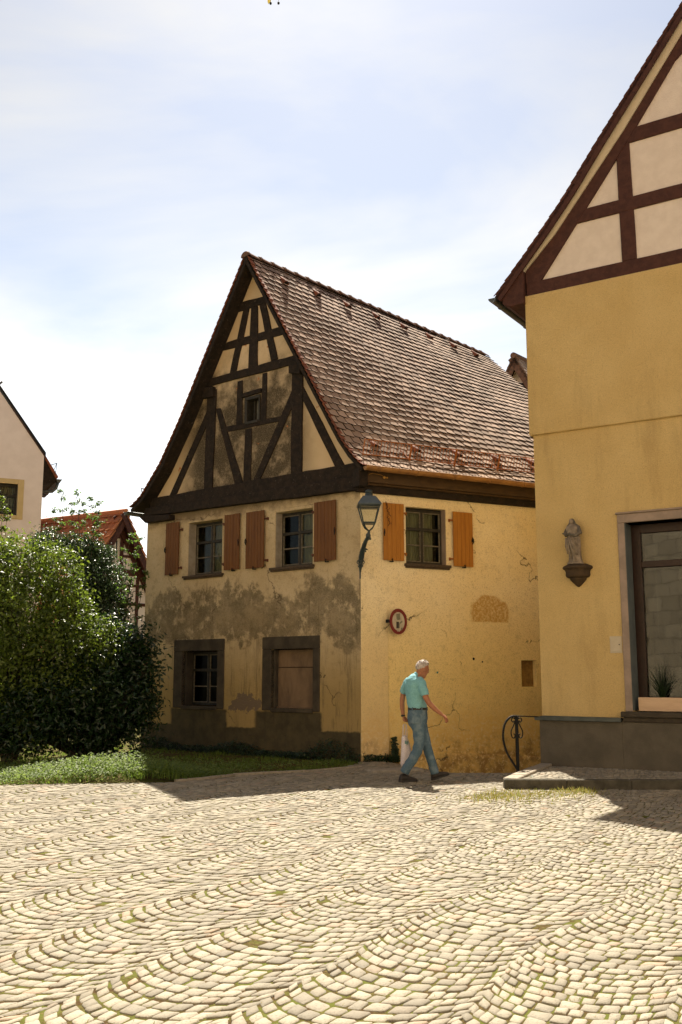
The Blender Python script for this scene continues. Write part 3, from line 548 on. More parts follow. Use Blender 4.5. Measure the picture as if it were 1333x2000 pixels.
# frieze under the street eave, gutter
mb = MB(); S.box(mb, -.10, 6.3, 4.86, 5.02, -.02, .10); mb.build('frieze_board', M['timber'], house, bevel=.006)
mb = MB(); S.box(mb, .02, 6.3, 5.02, 5.27, -.02, .24); S.box(mb, .04, 6.3, 4.985, 5.022, -.02, .17); mb.build('frieze_board', M['board'], house, bevel=.008)
mb = MB(); S.box(mb, -.16, .02, 4.93, 5.27, -.02, .27); mb.build('frieze_end', M['timber'], house, bevel=.008)
def gutter(p0, p1, r, m, parent, name='gutter', hooks=8):
    p0, p1 = Vector(p0), Vector(p1); t = (p1 - p0).normalized(); h = Vector((t.y, -t.x, 0)).normalized(); vs = []; prof = []
    for k in range(13):
        an = math.pi * (1.0 + k / 12); prof.append((math.cos(an) * r, math.sin(an) * r))
    prof2 = [(-r - .012, .008)] + prof + [(r + .004, .012), (r + .016, .006), (r + .010, -.006)]
    n_ = 14; rings = []
    for i in range(n_ + 1):
        c = p0.lerp(p1, i / n_) + Vector((0, 0, random.uniform(-.004, .004))); rings.append([c + h * a + Vector((0, 0, b_)) for a, b_ in prof2])
    k = len(prof2); mb = MB(); mb.add([p for r_ in rings for p in r_], [(i * k + j, i * k + j + 1, (i + 1) * k + j + 1, (i + 1) * k + j) for i in range(n_) for j in range(k - 1)])
    mb.add([p0 + h * a + Vector((0, 0, b_)) for a, b_ in prof], [tuple(range(len(prof)))]); mb.add([p1 + h * a + Vector((0, 0, b_)) for a, b_ in prof], [tuple(range(len(prof)))])
    g = mb.build(name, m, parent, smooth=False, fix=False)
    for i in range(hooks):
        mb = MB(); c = p0.lerp(p1, (i + .35) / hooks); mb.tube([c + h * a * 1.04 + Vector((0, 0, b_ * 1.04)) for a, b_ in prof], (.012, .005), 6)
        mb.build('gutter_bracket', m, g)
    return g
E0 = Vector((.413, 17.746, 5.26)); E1 = Vector((6.31, 20.53, 5.26)); B0 = Vector((-1.984, 19.743, 10.22)); B1 = Vector((4.01, 26.42, 10.22))
ed = (E1 - E0).normalized(); en = Vector((ed.y, -ed.x, 0))
gutter(E0 + en * .10 - ed * .02 + Vector((0, 0, -.01)), E0 + en * .10 + ed * 6.3 + Vector((0, 0, -.06)), .075, M['copper'], house)
# roof slopes
def prof_eval(P, a):
    L = [math.hypot(P[i + 1][0] - P[i][0], P[i + 1][1] - P[i][1]) for i in range(len(P) - 1)]
    for i, l in enumerate(L):
        if a <= l or i == len(L) - 1: t = a / l; return (P[i][0] + (P[i + 1][0] - P[i][0]) * t, P[i][1] + (P[i + 1][1] - P[i][1]) * t)
        a -= l
def plen(P): return sum(math.hypot(P[i + 1][0] - P[i][0], P[i + 1][1] - P[i][1]) for i in range(len(P) - 1))
class Slope:
    def __init__(s, prof, F, off, far): s.prof = prof; s.F = F; s.off = off; s.far = far; s.len = plen(prof)
    def ends(s, a):
        u, z = prof_eval(s.prof, a); L = s.F.pt(u, z, s.off); return L, s.far(u, z)
    def nrm(s, a):
        L1, H1 = s.ends(max(0, a - .05)); L2, H2 = s.ends(min(s.len, a + .05)); up = (L2 - L1).normalized(); t = (H1 - L1).normalized(); n = up.cross(t).normalized()
        return (n if n.z > 0 else -n), up, t
def farR(u, z): f = (z - 5.26) / (10.22 - 5.26); return E1.lerp(B1, f)
ridv = B1 - B0
def farL(u, z): return G.pt(u, z, .3) + ridv
slR = Slope(ROOF_R, G, .3, farR); slL = Slope(ROOF_L, G, .3, farL)
def tiles(sl, wid, expo, th, lift, mat, parent, name='roof', cut=None, sag=None, seed=1):
    r = random.Random(seed); mb = MB(); var = []; rows = int(sl.len / expo)
    oc = [(-.5, 1.0), (.5, 1.0), (.5, .04), (.44, .0), (.2, .02), (-.15, .065), (-.42, .115), (-.5, .16)]
    for i in range(rows + 1):
        a = i * expo; 
        if a > sl.len - .02: break
        L, Hh = sl.ends(a); n, up, t = sl.nrm(a + .02); Ln = (Hh - L).length; cols = int(Ln / wid) + 1; sh = (i % 2) * .5
        Tl = min(expo * 2.15, sl.len - a + .0)
        if Tl < .05: continue
        L2, H2 = sl.ends(min(sl.len, a + Tl))
        for j in range(cols + 1):
            s0 = (j - .5 + sh) * wid; hw = wid / 2 - .011
            if s0 - hw > Ln: break
            v = r.random(); jit = r.uniform(-.006, .006); lf = lift + r.uniform(-.002, .004); tw = r.uniform(-.004, .004)
            dz = sag(s0, a) if sag else 0
            pts_t = []; pts_b = []
            for (x, y) in oc:
                s_ = min(max(s0 + x * 2 * hw, 0.0), Ln); f = y
                p = L + t * s_; q = L2 + (H2 - L2).normalized() * s_
                h = lf * (1 - f) + tw * x * 2
                c = p.lerp(q, f) + n * (h + dz) + up * (jit if y < .5 else 0)
                pts_t.append(c); pts_b.append(c - n * th)
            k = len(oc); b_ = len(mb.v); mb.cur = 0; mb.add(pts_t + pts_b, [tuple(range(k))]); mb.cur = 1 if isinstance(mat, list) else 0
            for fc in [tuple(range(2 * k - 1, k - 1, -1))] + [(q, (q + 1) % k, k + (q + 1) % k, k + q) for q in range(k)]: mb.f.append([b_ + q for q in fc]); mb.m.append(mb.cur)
            mb.cur = 0; var += [v] * (2 * k)
    o = mb.build(name, mat, parent, fix=False); paint_attr(o, var); return o
def sagR(s, a): return -.02 * math.sin(min(1, s / 8) * math.pi) + .010 * math.sin(s * 2.1 + a) + .03 * math.exp(-((s - 5.6) ** 2 + (a - 4.4) ** 2) / .35)
roofR = tiles(slR, .195, .168, .022, .047, [M['tile'], M['tile_edge_shade']], house, sag=sagR); roofR['label'] = 'street-side slope of pale worn clay tiles'
roofL = tiles(slL, .195, .168, .022, .047, [M['tile'], M['tile_edge_shade']], house, seed=3)
def deck(sl, mat, parent, d0=.03, d1=.085, name='roof_deck', m_=12):
    mb = MB(); A = [i * (sl.len - .001) / 36 for i in range(37)]; top = []; bot = []
    for a in A:
        L, Hh = sl.ends(a); n, up, t = sl.nrm(a)
        for k in range(m_ + 1): c = L.lerp(Hh, k / m_); top.append(c - n * d0); bot.append(c - n * d1)
    w1 = m_ + 1; N0 = len(top); fs = []
    for i in range(36):
        for k in range(m_): q = (i * w1 + k, i * w1 + k + 1, (i + 1) * w1 + k + 1, (i + 1) * w1 + k); fs.append(q); fs.append(tuple(N0 + v for v in q[::-1]))
        for k in (0, m_): fs.append((i * w1 + k, (i + 1) * w1 + k, N0 + (i + 1) * w1 + k, N0 + i * w1 + k))
    for k in range(m_): fs.append((k, k + 1, N0 + k + 1, N0 + k))
    mb.add(top + bot, fs); return mb.build(name, mat, parent)
deck(slR, M['timber'], house); deck(slL, M['timber'], house)
# verge boards with clay verge tiles
for sl in (slR, slL):
    mb = MB(); vt = MB(); A = [i * sl.len / 14 for i in range(15)]; rings = []
    for a in A:
        L, Hh = sl.ends(min(a, sl.len - .001)); n, up, t = sl.nrm(a); rings.append([L - n * .03 - t * .02, L - n * .03 + t * .02, L - n * .10 + t * .02, L - n * .10 - t * .02])
    mb.rings(rings); mb.build('verge_board', M['timber'], house)
    k = int(sl.len / .15)
    for i in range(k):
        L, Hh = sl.ends(i * .15); n, up, t = sl.nrm(i * .15); L2, _ = sl.ends(min(sl.len, i * .15 + .17))
        vt.hexa([L + n * .036 - t * .035, L + n * .036 + t * .05, L2 + n * .012 + t * .05, L2 + n * .012 - t * .035, L + n * .05 - t * .035, L + n * .05 + t * .05, L2 + n * .026 + t * .05, L2 + n * .026 - t * .035][::1])
    vt.build('verge_tiles', M['verge_tile'], house)
# hip end behind
mb = MB(); mb.add([E1 + Vector((0, 0, -.04)), B1 + Vector((0, 0, -.04)), farL(6.36, 5.20) + Vector((0, 0, -.04))], [(0, 1, 2)]); o = mb.build('roof', M['tile'], house, fix=False)
# ridge tiles
mb = MB(); N_ = 25; rd = ridv.normalized(); side = Vector((rd.y, -rd.x, 0))
for i in range(N_):
    a = B0 + ridv * (i / N_) - rd * .05; b_ = B0 + ridv * ((i + 1) / N_) + rd * .02; r0, r1 = .105, .088; ring = []
    for c, rr, dz in ((a, r0, .012), (a + rd * .04, r0 + .012, .012), (a + rd * .07, r0, .01), (b_, r1, .0)):
        ring.append([c + side * rr * 1.15 * math.cos(q) + Vector((0, 0, rr * math.sin(q) - .055 + dz + sagR(0, 0) * 0)) for q in [math.pi * k / 8 for k in range(9)]])
    mb.add([p for r_ in ring for p in r_], [(q * 9 + j, q * 9 + j + 1, (q + 1) * 9 + j + 1, (q + 1) * 9 + j) for q in range(3) for j in range(8)])
    mb.add(ring[0] + [a + Vector((0, 0, -.06))], [tuple(range(10))])
mb.build('ridge_tiles', M['ridge'], house, fix=False)
# vent tiles
def vent(sl, s, a, mat, r=.085):
    L, Hh = sl.ends(a); n, up, t = sl.nrm(a); c = L + t * s + n * .03; mb = MB(); rings = []
    for q, hh in ((0, 1), (.10, .75), (.20, .25), (.26, .02)): rings.append([c + up * q + t * r * (1 - q) * math.cos(w_) + n * (r * 1.25 * hh * math.sin(w_)) for w_ in [math.pi * k / 8 for k in range(9)]])
    rings2 = [[p - n * .0 + (c - p).normalized() * .012 for p in rings[0]]]
    mb.add([p for r_ in rings for p in r_], [(q * 9 + j, q * 9 + j + 1, (q + 1) * 9 + j + 1, (q + 1) * 9 + j) for q in range(3) for j in range(8)])
    v = mb.build('vent_tile', mat, house, smooth=True, fix=False)
    m2 = MB(); m2.add([p + up * .03 for p in rings[0]], [tuple(range(9))]); m2.build('vent_opening', M['room'], v, fix=False)
for s in (.78, 1.75, 2.72, 3.70, 4.68, 5.66, 6.62, 7.55): vent(slR, s, slR.len - .62, M['verge_tile'], .075)
for s in (.62, 1.55, 2.50, 3.42, 4.3, 5.2): vent(slR, s, .62, M['verge_tile'], .070)
# snow guard along the eave
def snowguard(sl, s0, s1, a, mat, parent, h=.20, panels=1.0, sp=.062):
    o_ = None; s = s0
    while s < s1 - .05:
        e = min(s + panels, s1); L, Hh = sl.ends(a); n, up, t = sl.nrm(a); mb = MB(); c0 = L + t * (s + .01) + n * .05; c1 = L + t * (e - .01) + n * .05; v = (Vector((0, 0, 1)) * .85 + n * .5).normalized()
        for q in (0, h): mb.tube([c0 + v * q, c1 + v * q], .010, 6)
        k = int((e - s) / sp)
        for i in range(k + 1): c = c0.lerp(c1, i / k); mb.tube([c, c + v * h], .006, 5)
        for c in (c0, c1): mb.tube([c - v * .07, c + v * (h + .01)], .011, 6); mb.tube([c + v * .0, c + up * .28 - n * .03], .008, 5)
        mb.build('snow_guard', mat, parent); s = e
snowguard(slR, .18, 6.4, .36, M['rust'], house, h=.28, sp=.07)
snowguard(slL, .05, 1.2, .40, M['iron'], house)
gutter(G.pt(6.47, 5.13, .36), G.pt(6.47, 5.10, .36) + ridv * .7, .07, M['zinc'], house, hooks=5)
# electric bits on the frieze: cable and two clamps
mb = MB(); mb.ball(S.pt(.36, 5.13, .27), .028, 8, 6); mb.ball(S.pt(.42, 5.13, .265), .02, 8, 6); mb.tube([S.pt(.05, 5.16, .25), S.pt(.12, 5.19, .26), S.pt(.3, 5.17, .26), S.pt(.36, 5.14, .27)], .005, 5); mb.build('cable_clamp', simple('ochre_clamp', (.5, .26, .06), (.4, .2, .05), 9, .6), house)
# ---------------- the corner house on the right ----------------
ch = thing('corner_house', 'tall ochre corner house with cream half-timbered gable cut by the right edge', 'house', (3.24, 16.32, 0))
F = Rf
mb = MB(); F.wall(mb, [(0, .85), (8.9, .85), (8.9, 5.5), (0, 5.5)], [rectl(1.47, 3.7, .96, 3.88)], .34); mb.build('wall', M['yellow'], ch, 'lower ochre wall with the shop window', fix=False)
mb = MB(); F.box(mb, -.055, 8.96, 5.485, 7.95, -.1, .055); mb.build('upper_wall', M['yellow'], ch, 'slightly projecting ochre wall above the ledge', bevel=.012)
D_ = 4.6
mb = MB()
for u0, z0, z1 in ((0, .0, 5.5), (8.9, .0, 5.5), (-.05, 5.49, 7.95), (8.94, 5.49, 7.95)): mb.add([F.pt(u0, z0, -.0), F.pt(u0, z0, -D_), F.pt(u0, z1, -D_), F.pt(u0, z1, 0)], [(0, 1, 2, 3)])
mb.add([F.pt(-.05, -.5, -D_), F.pt(8.94, -.5, -D_), F.pt(8.94, 7.95, -D_), F.pt(4.45, 14.6, -D_), F.pt(-.05, 7.95, -D_)], [(0, 1, 2, 3, 4)]); mb.build('wall', M['yellow'], ch, fix=False)
mb = MB(); F.box(mb, -.035, 1.30, -.5, .82, -.3, .045); F.box(mb, 1.30, 8.95, -.5, .82, -.3, .042); F.box(mb, -.035, .2, -.5, .82, -D_, -.3); mb.build('plinth', M['plinth'], ch, bevel=.006)
mb = MB(); F.prism(mb, [(-.10, .80), (1.30, .80), (1.30, .865), (.03, .872), (-.10, .845)], -.02, .10); F.box(mb, -.10, .0, .80, .84, -D_, -.02); mb.build('plinth_flashing', M['zinc'], ch, bevel=.004)
mb = MB(); F.prism(mb, [(-.05, 7.9), (8.95, 7.9), (4.45, 14.4)], -.1, .012); mb.build('gable_infill', M['cream_render'], ch)
for k, q in (('beam', [(-.02, 8.18), (8.9, 8.19), (8.9, 7.925), (-.02, 7.925)]), ('beam', [(.90, 9.265), (8.0, 9.30), (8.0, 9.07), (.78, 9.04)]), ('beam', [(1.79, 10.47), (7.3, 10.50), (7.3, 10.27), (1.62, 10.22)]), ('post', [(1.63, 10.35), (1.85, 10.35), (1.88, 8.185), (1.64, 8.185)]), ('post', [(4.3, 13.8), (4.6, 13.8), (4.6, 8.185), (4.3, 8.185)]), ('post', [(7.0, 10.3), (7.25, 10.3), (7.25, 8.185), (7.0, 8.185)])):
    mb = MB(); F.prism(mb, wavy(q, .5, .006), -.02, {'beam': .05, 'post': .044}[k]); mb.build(k, M['timber_red'], ch, bevel=.01)
mb = MB(); F.prism(mb, [(4.45, 13.75), (2.83, 11.56), (2.66, 11.42), (1.98, 10.47), (1.62, 9.98), (.24, 8.16), (-.02, 8.16), (-.02, 8.38), (.53, 8.93), (1.79, 10.47), (2.79, 11.83), (4.45, 14.05)], -.02, .056); mb.build('gable_rafter', M['timber_red'], ch)
mb = MB(); F.prism(mb, [(4.45, 13.75), (8.66, 8.16), (8.92, 8.16), (8.92, 8.38), (8.37, 8.93), (4.45, 14.05)], -.02, .056); mb.build('gable_rafter', M['timber_red'], ch)
mb = MB(); F.prism(mb, [(4.45, 14.05), (2.79, 11.83), (1.79, 10.47), (.53, 8.93), (-.04, 8.38), (-.12, 8.47), (.48, 9.15), (1.63, 10.64), (2.81, 12.13), (4.45, 14.32)], -.02, .085); mb.build('verge_strip', M['cream_strip'], ch)
mb = MB(); F.prism(mb, [(-.12, 8.46), (-.035, 8.38), (-.045, 7.80), (-.31, 7.78), (-.43, 7.85), (-.44, 8.07)], -D_, .135); mb.build('eave_box', M['timber_red'], ch, bevel=.008)
PR = [(-.56, 8.0), (.30, 8.97), (.79, 9.56), (1.33, 10.30), (2.21, 11.45), (2.85, 12.30), (4.45, 14.42)]
PRr = [(8.9 - u, z) for u, z in PR]
back = -F.n * (D_ + .3)
s1 = Slope(PR, F, .17, lambda u, z: F.pt(u, z, .17) + back); s2 = Slope(PRr, F, .17, lambda u, z: F.pt(u, z, .17) + back)
tiles(s1, .18, .16, .016, .03, M['tile_brown'], ch, seed=5); tiles(s2, .18, .16, .016, .03, M['tile_brown'], ch, seed=6)
for sl in (s1, s2):
    deck(sl, M['timber_red'], ch, .02, .06)
    mb = MB(); rings = []
    for i in range(31):
        L, Hh = sl.ends(min(i * sl.len / 30, sl.len - .001)); n, up, t = sl.nrm(i * sl.len / 30); rings.append([L - n * .0 - t * .0, L - n * .0 + t * .04, L - n * .135 + t * .04, L - n * .135 - t * .0])
    mb.rings(rings); mb.build('verge_board', M['timber_red'], ch)
gutter(F.pt(-.60, 7.98, .20), F.pt(-.60, 7.98, .20) + back * .95, .07, M['zinc'], ch, hooks=4)
snowguard(s1, .35, 3.0, .50, M['iron'], ch, h=.17)
# shop window
mb = MB()
F.box(mb, 1.36, 1.47, .96, 3.88, -.34, .03); F.box(mb, 1.36, 3.81, 3.88, 4.02, -.34, .034); F.box(mb, 3.7, 3.81, .96, 3.88, -.34, .03); F.prism(mb, [(1.34, 4.02), (3.83, 4.02), (3.83, 4.05), (1.34, 4.05)], -.02, .06)
mb.build('stone_window_frame', M['stone_grey'], ch, 'pinkish grey stone surround of the shop window', bevel=.008)
mb = MB(); F.box(mb, 1.462, 1.476, .98, 3.876, -.335, .018); mb.build('reveal', M['reveal'], ch)
mb = MB(); F.box(mb, 1.30, 3.9, .875, .96, -.3, .10); F.box(mb, 1.32, 3.88, .80, .875, -.02, .065); mb.build('window_sill', M['stone_dark'], ch, bevel=.012)
mb = MB(); F.box(mb, 1.476, 1.62, .98, 3.88, -.40, -.30); F.box(mb, 1.62, 3.7, 3.74, 3.88, -.40, -.30); F.box(mb, 1.62, 3.7, 3.19, 3.29, -.40, -.285); F.box(mb, 1.62, 3.7, 1.06, 1.14, -.40, -.30); sw = mb.build('shop_window', M['frame_brown'], ch, bevel=.006)
mb = MB(); F.box(mb, 1.60, 3.7, 1.12, 3.76, -.36, -.35); mb.build('pane', M['shopglass'], sw)
mb = MB(); F.box(mb, 1.535, 3.69, .968, 1.175, -.10, -.07); mb.build('sill_board', M['pale_wood'], sw, bevel=.003)
mb = MB(); F.box(mb, 1.3, 4.2, .9, 4.0, -2.3, -2.28); F.box(mb, 1.3, 4.2, .95, 1.0, -2.3, -.42); F.box(mb, 1.28, 1.3, .9, 4.0, -2.3, -.42); F.box(mb, 4.2, 4.22, .9, 4.0, -2.3, -.42); F.box(mb, 1.3, 4.2, 4.0, 4.02, -2.3, -.42); mb.build('dark_interior', M['room'], sw)
# things behind the shop glass
def strands(base, n_, h, spread, m, name, label, cat, thick=.0035):
    mb = MB(); var = []
    for i in range(n_):
        a = random.uniform(0, 6.283); s = random.uniform(.2, 1) * spread; hh = h * random.uniform(.55, 1); pts = []
        for k in range(5):
            q = k / 4; pts.append(Vector(base) + Vector((math.cos(a) * s * q * q, math.sin(a) * s * q * q * .5, hh * (q - .25 * q * q * s / spread))))
        b0 = len(mb.v); mb.tube(pts, [thick, thick, thick * .8, thick * .5, thick * .2], 4)
    o = mb.build(name, m, smooth=True); tag(o, label, cat); paint_attr(o, [random.random() for _ in o.data.vertices]); return o
strands(F.pt(1.86, .99, -.24), 130, .80, .34, M['leaf_laurel'], 'ornamental_grass', 'wispy green ornamental grass standing at the left of the shop window behind the pale board', 'plant')
mb = MB(); mb.ball(F.pt(2.45, 1.12, -.62), (.16, .12, .13), 14, 9); o = mb.build('display_stone', simple('grey_boulder', (.20, .21, .20), (.13, .135, .13), 7, .8), smooth=True); tag(o, 'round grey stone lying behind the shop glass at the right edge', 'stone')
# meter box
mb = MB(); F.box(mb, 1.155, 1.345, 1.85, 2.11, -.02, .012); F.box(mb, 1.175, 1.325, 1.87, 2.09, .012, .019); o = mb.build('meter_box', M['metal_box'], bevel=.003); tag(o, 'small pale metal meter cabinet door set in the ochre wall beside the shop window', 'meter box')
mb = MB(); c = F.pt(1.305, 1.98, .02); mb.ball(c, .010, 8, 6); mb.build('lock', M['iron'], o)
# ---------------- background houses ----------------
WF = Fac(-8.36, 27.4, 64.6); wh = thing('rendered_house', 'pale pinkish house with steep gable and ochre-framed window at the left edge', 'house', (-8.36, 27.4, 0))
mb = MB(); WF.wall(mb, [(0, -.5), (0, 7.60), (-4.2, 13.3), (-8.4, 7.6), (-8.4, -.5)], [rectl(-1.62, -.66, 5.87, 6.74)], .22); mb.build('wall', M['white_render'], wh, fix=False)
bk = -WF.n * 9
mb = MB(); p = [WF.pt(0, -.5), WF.pt(0, 7.6), WF.pt(0, 7.6) + bk, WF.pt(0, -.5) + bk]; mb.add(p, [(0, 1, 2, 3)]); p = [WF.pt(-8.4, -.5), WF.pt(-8.4, 7.6), WF.pt(-8.4, 7.6) + bk, WF.pt(-8.4, -.5) + bk]; mb.add(p, [(0, 1, 2, 3)]); mb.build('wall', M['white_render'], wh, fix=False)
mb = MB()
for a, b_ in (((-8.4, 7.6), (-4.2, 13.3)),): mb.add([WF.pt(-8.9, 7.0, .0), WF.pt(-4.2, 13.38, .0), WF.pt(-4.2, 13.38) + bk, WF.pt(-8.9, 7.0) + bk], [(0, 1, 2, 3)])
mb.add([WF.pt(0.05, 7.58), WF.pt(-4.2, 13.38, .0), WF.pt(-4.2, 13.38) + bk, WF.pt(.05, 7.58) + bk], [(0, 1, 2, 3)]); mb.build('roof', M['tile_brown'], wh, fix=False)
mb = MB(); WF.prism(mb, [(.04, 7.60), (-4.2, 13.36), (-4.2, 13.44), (.04, 7.70)], -.2, .05); mb.build('verge_board', M['iron'], wh)
mb = MB(); WF.prism(mb, [(.0, 7.62), (.40, 7.02), (.40, 6.95), (.02, 6.80)], -9, -.15); mb.build('eave_box', M['timber'], wh)
mb = MB(); WF.prism(mb, [(-.02, 7.66), (.02, 7.70), (.44, 7.06), (.38, 7.0)], -9, -.10); mb.build('roof', M['verge_tile'], wh)
gutter(WF.pt(.46, 7.00, -.1), WF.pt(.46, 6.98, -.1) + bk * .3, .075, M['zinc'], wh, hooks=4)
mb = MB(); mb.tube([WF.pt(.45, 6.93, -.2), WF.pt(.40, 6.75, -.2), WF.pt(.30, 6.65, -.2), WF.pt(.02, 6.62, -.2)], .045, 8); mb.build('downpipe', M['zinc'], wh, smooth=True)
mb = MB(); mb.tube([WF.pt(.22, 7.42, -.3), WF.pt(.42, 7.50, -.3)], .01, 5); mb.tube([WF.pt(.30, 7.2, -.3), WF.pt(.40, 7.48, -.3)], .008, 5); mb.tube([WF.pt(.38, 7.2, -.3), WF.pt(.41, 7.48, -.3)], .008, 5); mb.build('snow_guard', M['iron'], wh)
mb = MB(); WF.box(mb, -.66, -.50, 5.76, 6.88, -.2, .02); WF.box(mb, -1.78, -1.62, 5.76, 6.88, -.2, .02); WF.box(mb, -1.62, -.66, 6.74, 6.88, -.2, .022); WF.box(mb, -1.62, -.66, 5.76, 5.87, -.2, .03); mb.build('window_trim', M['ochre_trim'], wh, bevel=.005)
window(WF, -1.62, -.66, 5.87, 6.74, .12, 2, 4, wh, fr=.05, bar=.012, mull=.07, barmat='frame_dark', zsplit=6.42, curtain=(-1.6, -.68))
mb = MB()
mb.tube([WF.pt(-1.9, 9.52, .05), WF.pt(-1.34, 9.50, .05)], .05, 8); mb.tube([WF.pt(-1.30, 9.53, .05), WF.pt(-1.24, 9.60, .05)], .03, 6); mb.build('gutter_end', M['zinc'], wh)
# red-roofed timbered house
RF = Fac(-7.2, 32.0, 38); rh = thing('red_roofed_house', 'small half-timbered house with bright red tiled roof rising behind the bushes', 'house', (-7.2, 32.0, 0))
RA = 6.62; SLP = 1.62; HW = 2.7
mb = MB(); RF.wall(mb, [(-HW, -.5), (HW, -.5), (HW, RA - SLP * HW), (0, RA), (-HW, RA - SLP * HW)], [rectl(-.30, .04, 5.15, 5.90)], .1); mb.build('wall', M['white_render'], rh, fix=False)
rdv = Vector((math.sin(R_(-58)), math.cos(R_(-58)), 0)) * 8
PA = [(-HW - .4, RA - SLP * (HW + .4) + .12), (0, RA + .12)]; PB = [(HW + .4, RA - SLP * (HW + .4) + .12), (0, RA + .12)]
sa = Slope(PA, RF, .30, lambda u, z: RF.pt(u, z, .3) + rdv); sb = Slope(PB, RF, .30, lambda u, z: RF.pt(u, z, .3) + rdv)
tiles(sa, .25, .30, .03, .10, M['tile_red'], rh, seed=8); tiles(sb, .25, .30, .03, .10, M['tile_red'], rh, seed=9); deck(sa, M['timber_red'], rh, .02, .08); deck(sb, M['timber_red'], rh, .02, .08)
mb = MB(); mb.tube([RF.pt(0, RA + .13, .33), RF.pt(0, RA + .13, .3) + rdv], .10, 8); mb.build('ridge_tiles', M['tile_red'], rh)
for sl in (sa, sb):
    mb = MB(); L0, _ = sl.ends(0); L1, _ = sl.ends(sl.len - .001); n, up, t = sl.nrm(.3); mb.hexa([L0, L1, L1 - n * .24, L0 - n * .24, L0 + t * .04, L1 + t * .04, L1 - n * .24 + t * .04, L0 - n * .24 + t * .04]); mb.build('verge_board', M['timber_red'], rh)
    mb = MB(); L0 = L0 + t * .26; L1 = L1 + t * .26; mb.hexa([L0 - n * .1, L1 - n * .1, L1 - n * .34, L0 - n * .34, L0 + t * .03 - n * .1, L1 + t * .03 - n * .1, L1 - n * .34 + t * .03, L0 - n * .34 + t * .03]); mb.build('gable_rafter', M['timber_red'], rh)
for u0, u1, z0, z1, k in ((-.42, .30, 5.90, 6.06, 'beam'), (.05, .19, 3.0, 5.90, 'post'), (-.42, -.30, 3.0, 5.90, 'post'), (.19, .80, 5.30, 5.38, 'beam'), (-1.4, 1.2, 4.72, 4.92, 'beam'), (.76, .88, .5, 4.72, 'post'), (.19, 2.0, 4.36, 4.44, 'beam'), (.19, 2.2, 3.75, 3.85, 'beam'), (-2.2, 2.4, 2.4, 2.6, 'beam')):
    mb = MB(); RF.box(mb, u0, u1, z0, z1, -.03, .03 if k == 'beam' else .025); mb.build(k, M['timber_red'], rh)
window(RF, -.30, .04, 5.15, 5.90, .03, 2, 2, rh, fr=.045, bar=.015, mull=.05, frmat='white_paint', barmat='white_paint')
# house seen through the gap
KF = Fac(10, 36, -50.2); kh = thing('rear_house', 'dark-beamed gable tip peeping over the old roof, left of the ochre corner house', 'house', (7.1, 38.4, 0))
mb = MB(); KF.wall(mb, [(.7, -.5), (6.7, -.5), (6.7, 9.0), (3.74, 13.95), (.7, 9.0)], [], .1); mb.build('wall', M['cream_render'], kh, fix=False)
kd = -KF.n * 8
ka = Slope([(7.1, 8.45), (3.74, 14.1)], KF, .4, lambda u, z: KF.pt(u, z, .4) + kd); kb = Slope([(.3, 8.35), (3.74, 14.1)], KF, .4, lambda u, z: KF.pt(u, z, .4) + kd)
for sl in (ka, kb):
    tiles(sl, .2, .2, .03, .04, M['tile'], kh, seed=11); deck(sl, M['timber'], kh, .02, .12)
    mb = MB(); L0, _ = sl.ends(0); L1, _ = sl.ends(sl.len - .001); n, up, t = sl.nrm(.3); mb.hexa([L0, L1, L1 - n * .30, L0 - n * .30, L0 + t * .04, L1 + t * .04, L1 - n * .30 + t * .04, L0 - n * .30 + t * .04]); mb.build('verge_board', M['ridge'], kh)
mb = MB(); KF.box(mb, 2.6, 5.2, 12.55, 13.0, -.03, .05); mb.build('beam', M['timber'], kh); mb = MB(); KF.box(mb, 1.6, 5.9, 10.6, 10.9, -.03, .05); mb.build('beam', M['timber'], kh)
mb = MB(); mb.tube([KF.pt(3.74, 14.08, .45), KF.pt(3.74, 14.08, -8)], .13, 8); mb.build('ridge_tiles', M['ridge'], kh)
# church-like ashlar building behind the viewer, seen mirrored in the shop window
def ashlar():
    n = NT('pale_sandstone_ashlar'); b = n.t.nodes.new('ShaderNodeTexBrick'); mp_ = n.t.nodes.new('ShaderNodeMapping'); mp_.inputs['Rotation'].default_value = (math.pi / 2, 0, 0)
    n.L(n.geo.outputs['Position'], mp_.inputs[0]); n.L(mp_.outputs[0], b.inputs[0]); b.inputs['Scale'].default_value = 1.0; b.inputs['Brick Width'].default_value = 1.05; b.inputs['Row Height'].default_value = .62; b.inputs['Mortar Size'].default_value = .018
    b.inputs['Color1'].default_value = (.76, .63, .44, 1); b.inputs['Color2'].default_value = (.56, .46, .32, 1); b.inputs['Mortar'].default_value = (.30, .25, .18, 1)
    c = n.mix(n.math('MULTIPLY', n.ss(n.noise(2.0, 6, .65), .5, .7), .5), b.outputs[0], (.30, .25, .17)); n.bump(n.noise(8, 6, .6), .8, .03); return n.out(c, .9, .1)
M['ashlar'] = ashlar(); cb = thing('stone_building', 'pale sandstone block building mirrored in the shop window', 'building', (-14, -8, 0))
mb = MB(); mb.box((-13, -9.5, 6.5), (46, 9, 13)); mb.build('wall', M['ashlar'], cb)
for x in (-33, -26, -19, -12, -5, 2, 9):
    mb = MB(); mb.box((x, -4.6, 3.6), (1.0, .9, 7.2)); mb.build('buttress', M['ashlar'], cb)
mb = MB(); mb.add([(-37, -4.6, 13), (11, -4.6, 13), (11, -14.5, 13), (-37, -14.5, 13), (-37, -9.5, 19), (11, -9.5, 19)], [(0, 1, 5, 4), (2, 3, 4, 5), (0, 4, 3), (1, 2, 5)]); mb.build('roof', M['tile_brown'], cb)

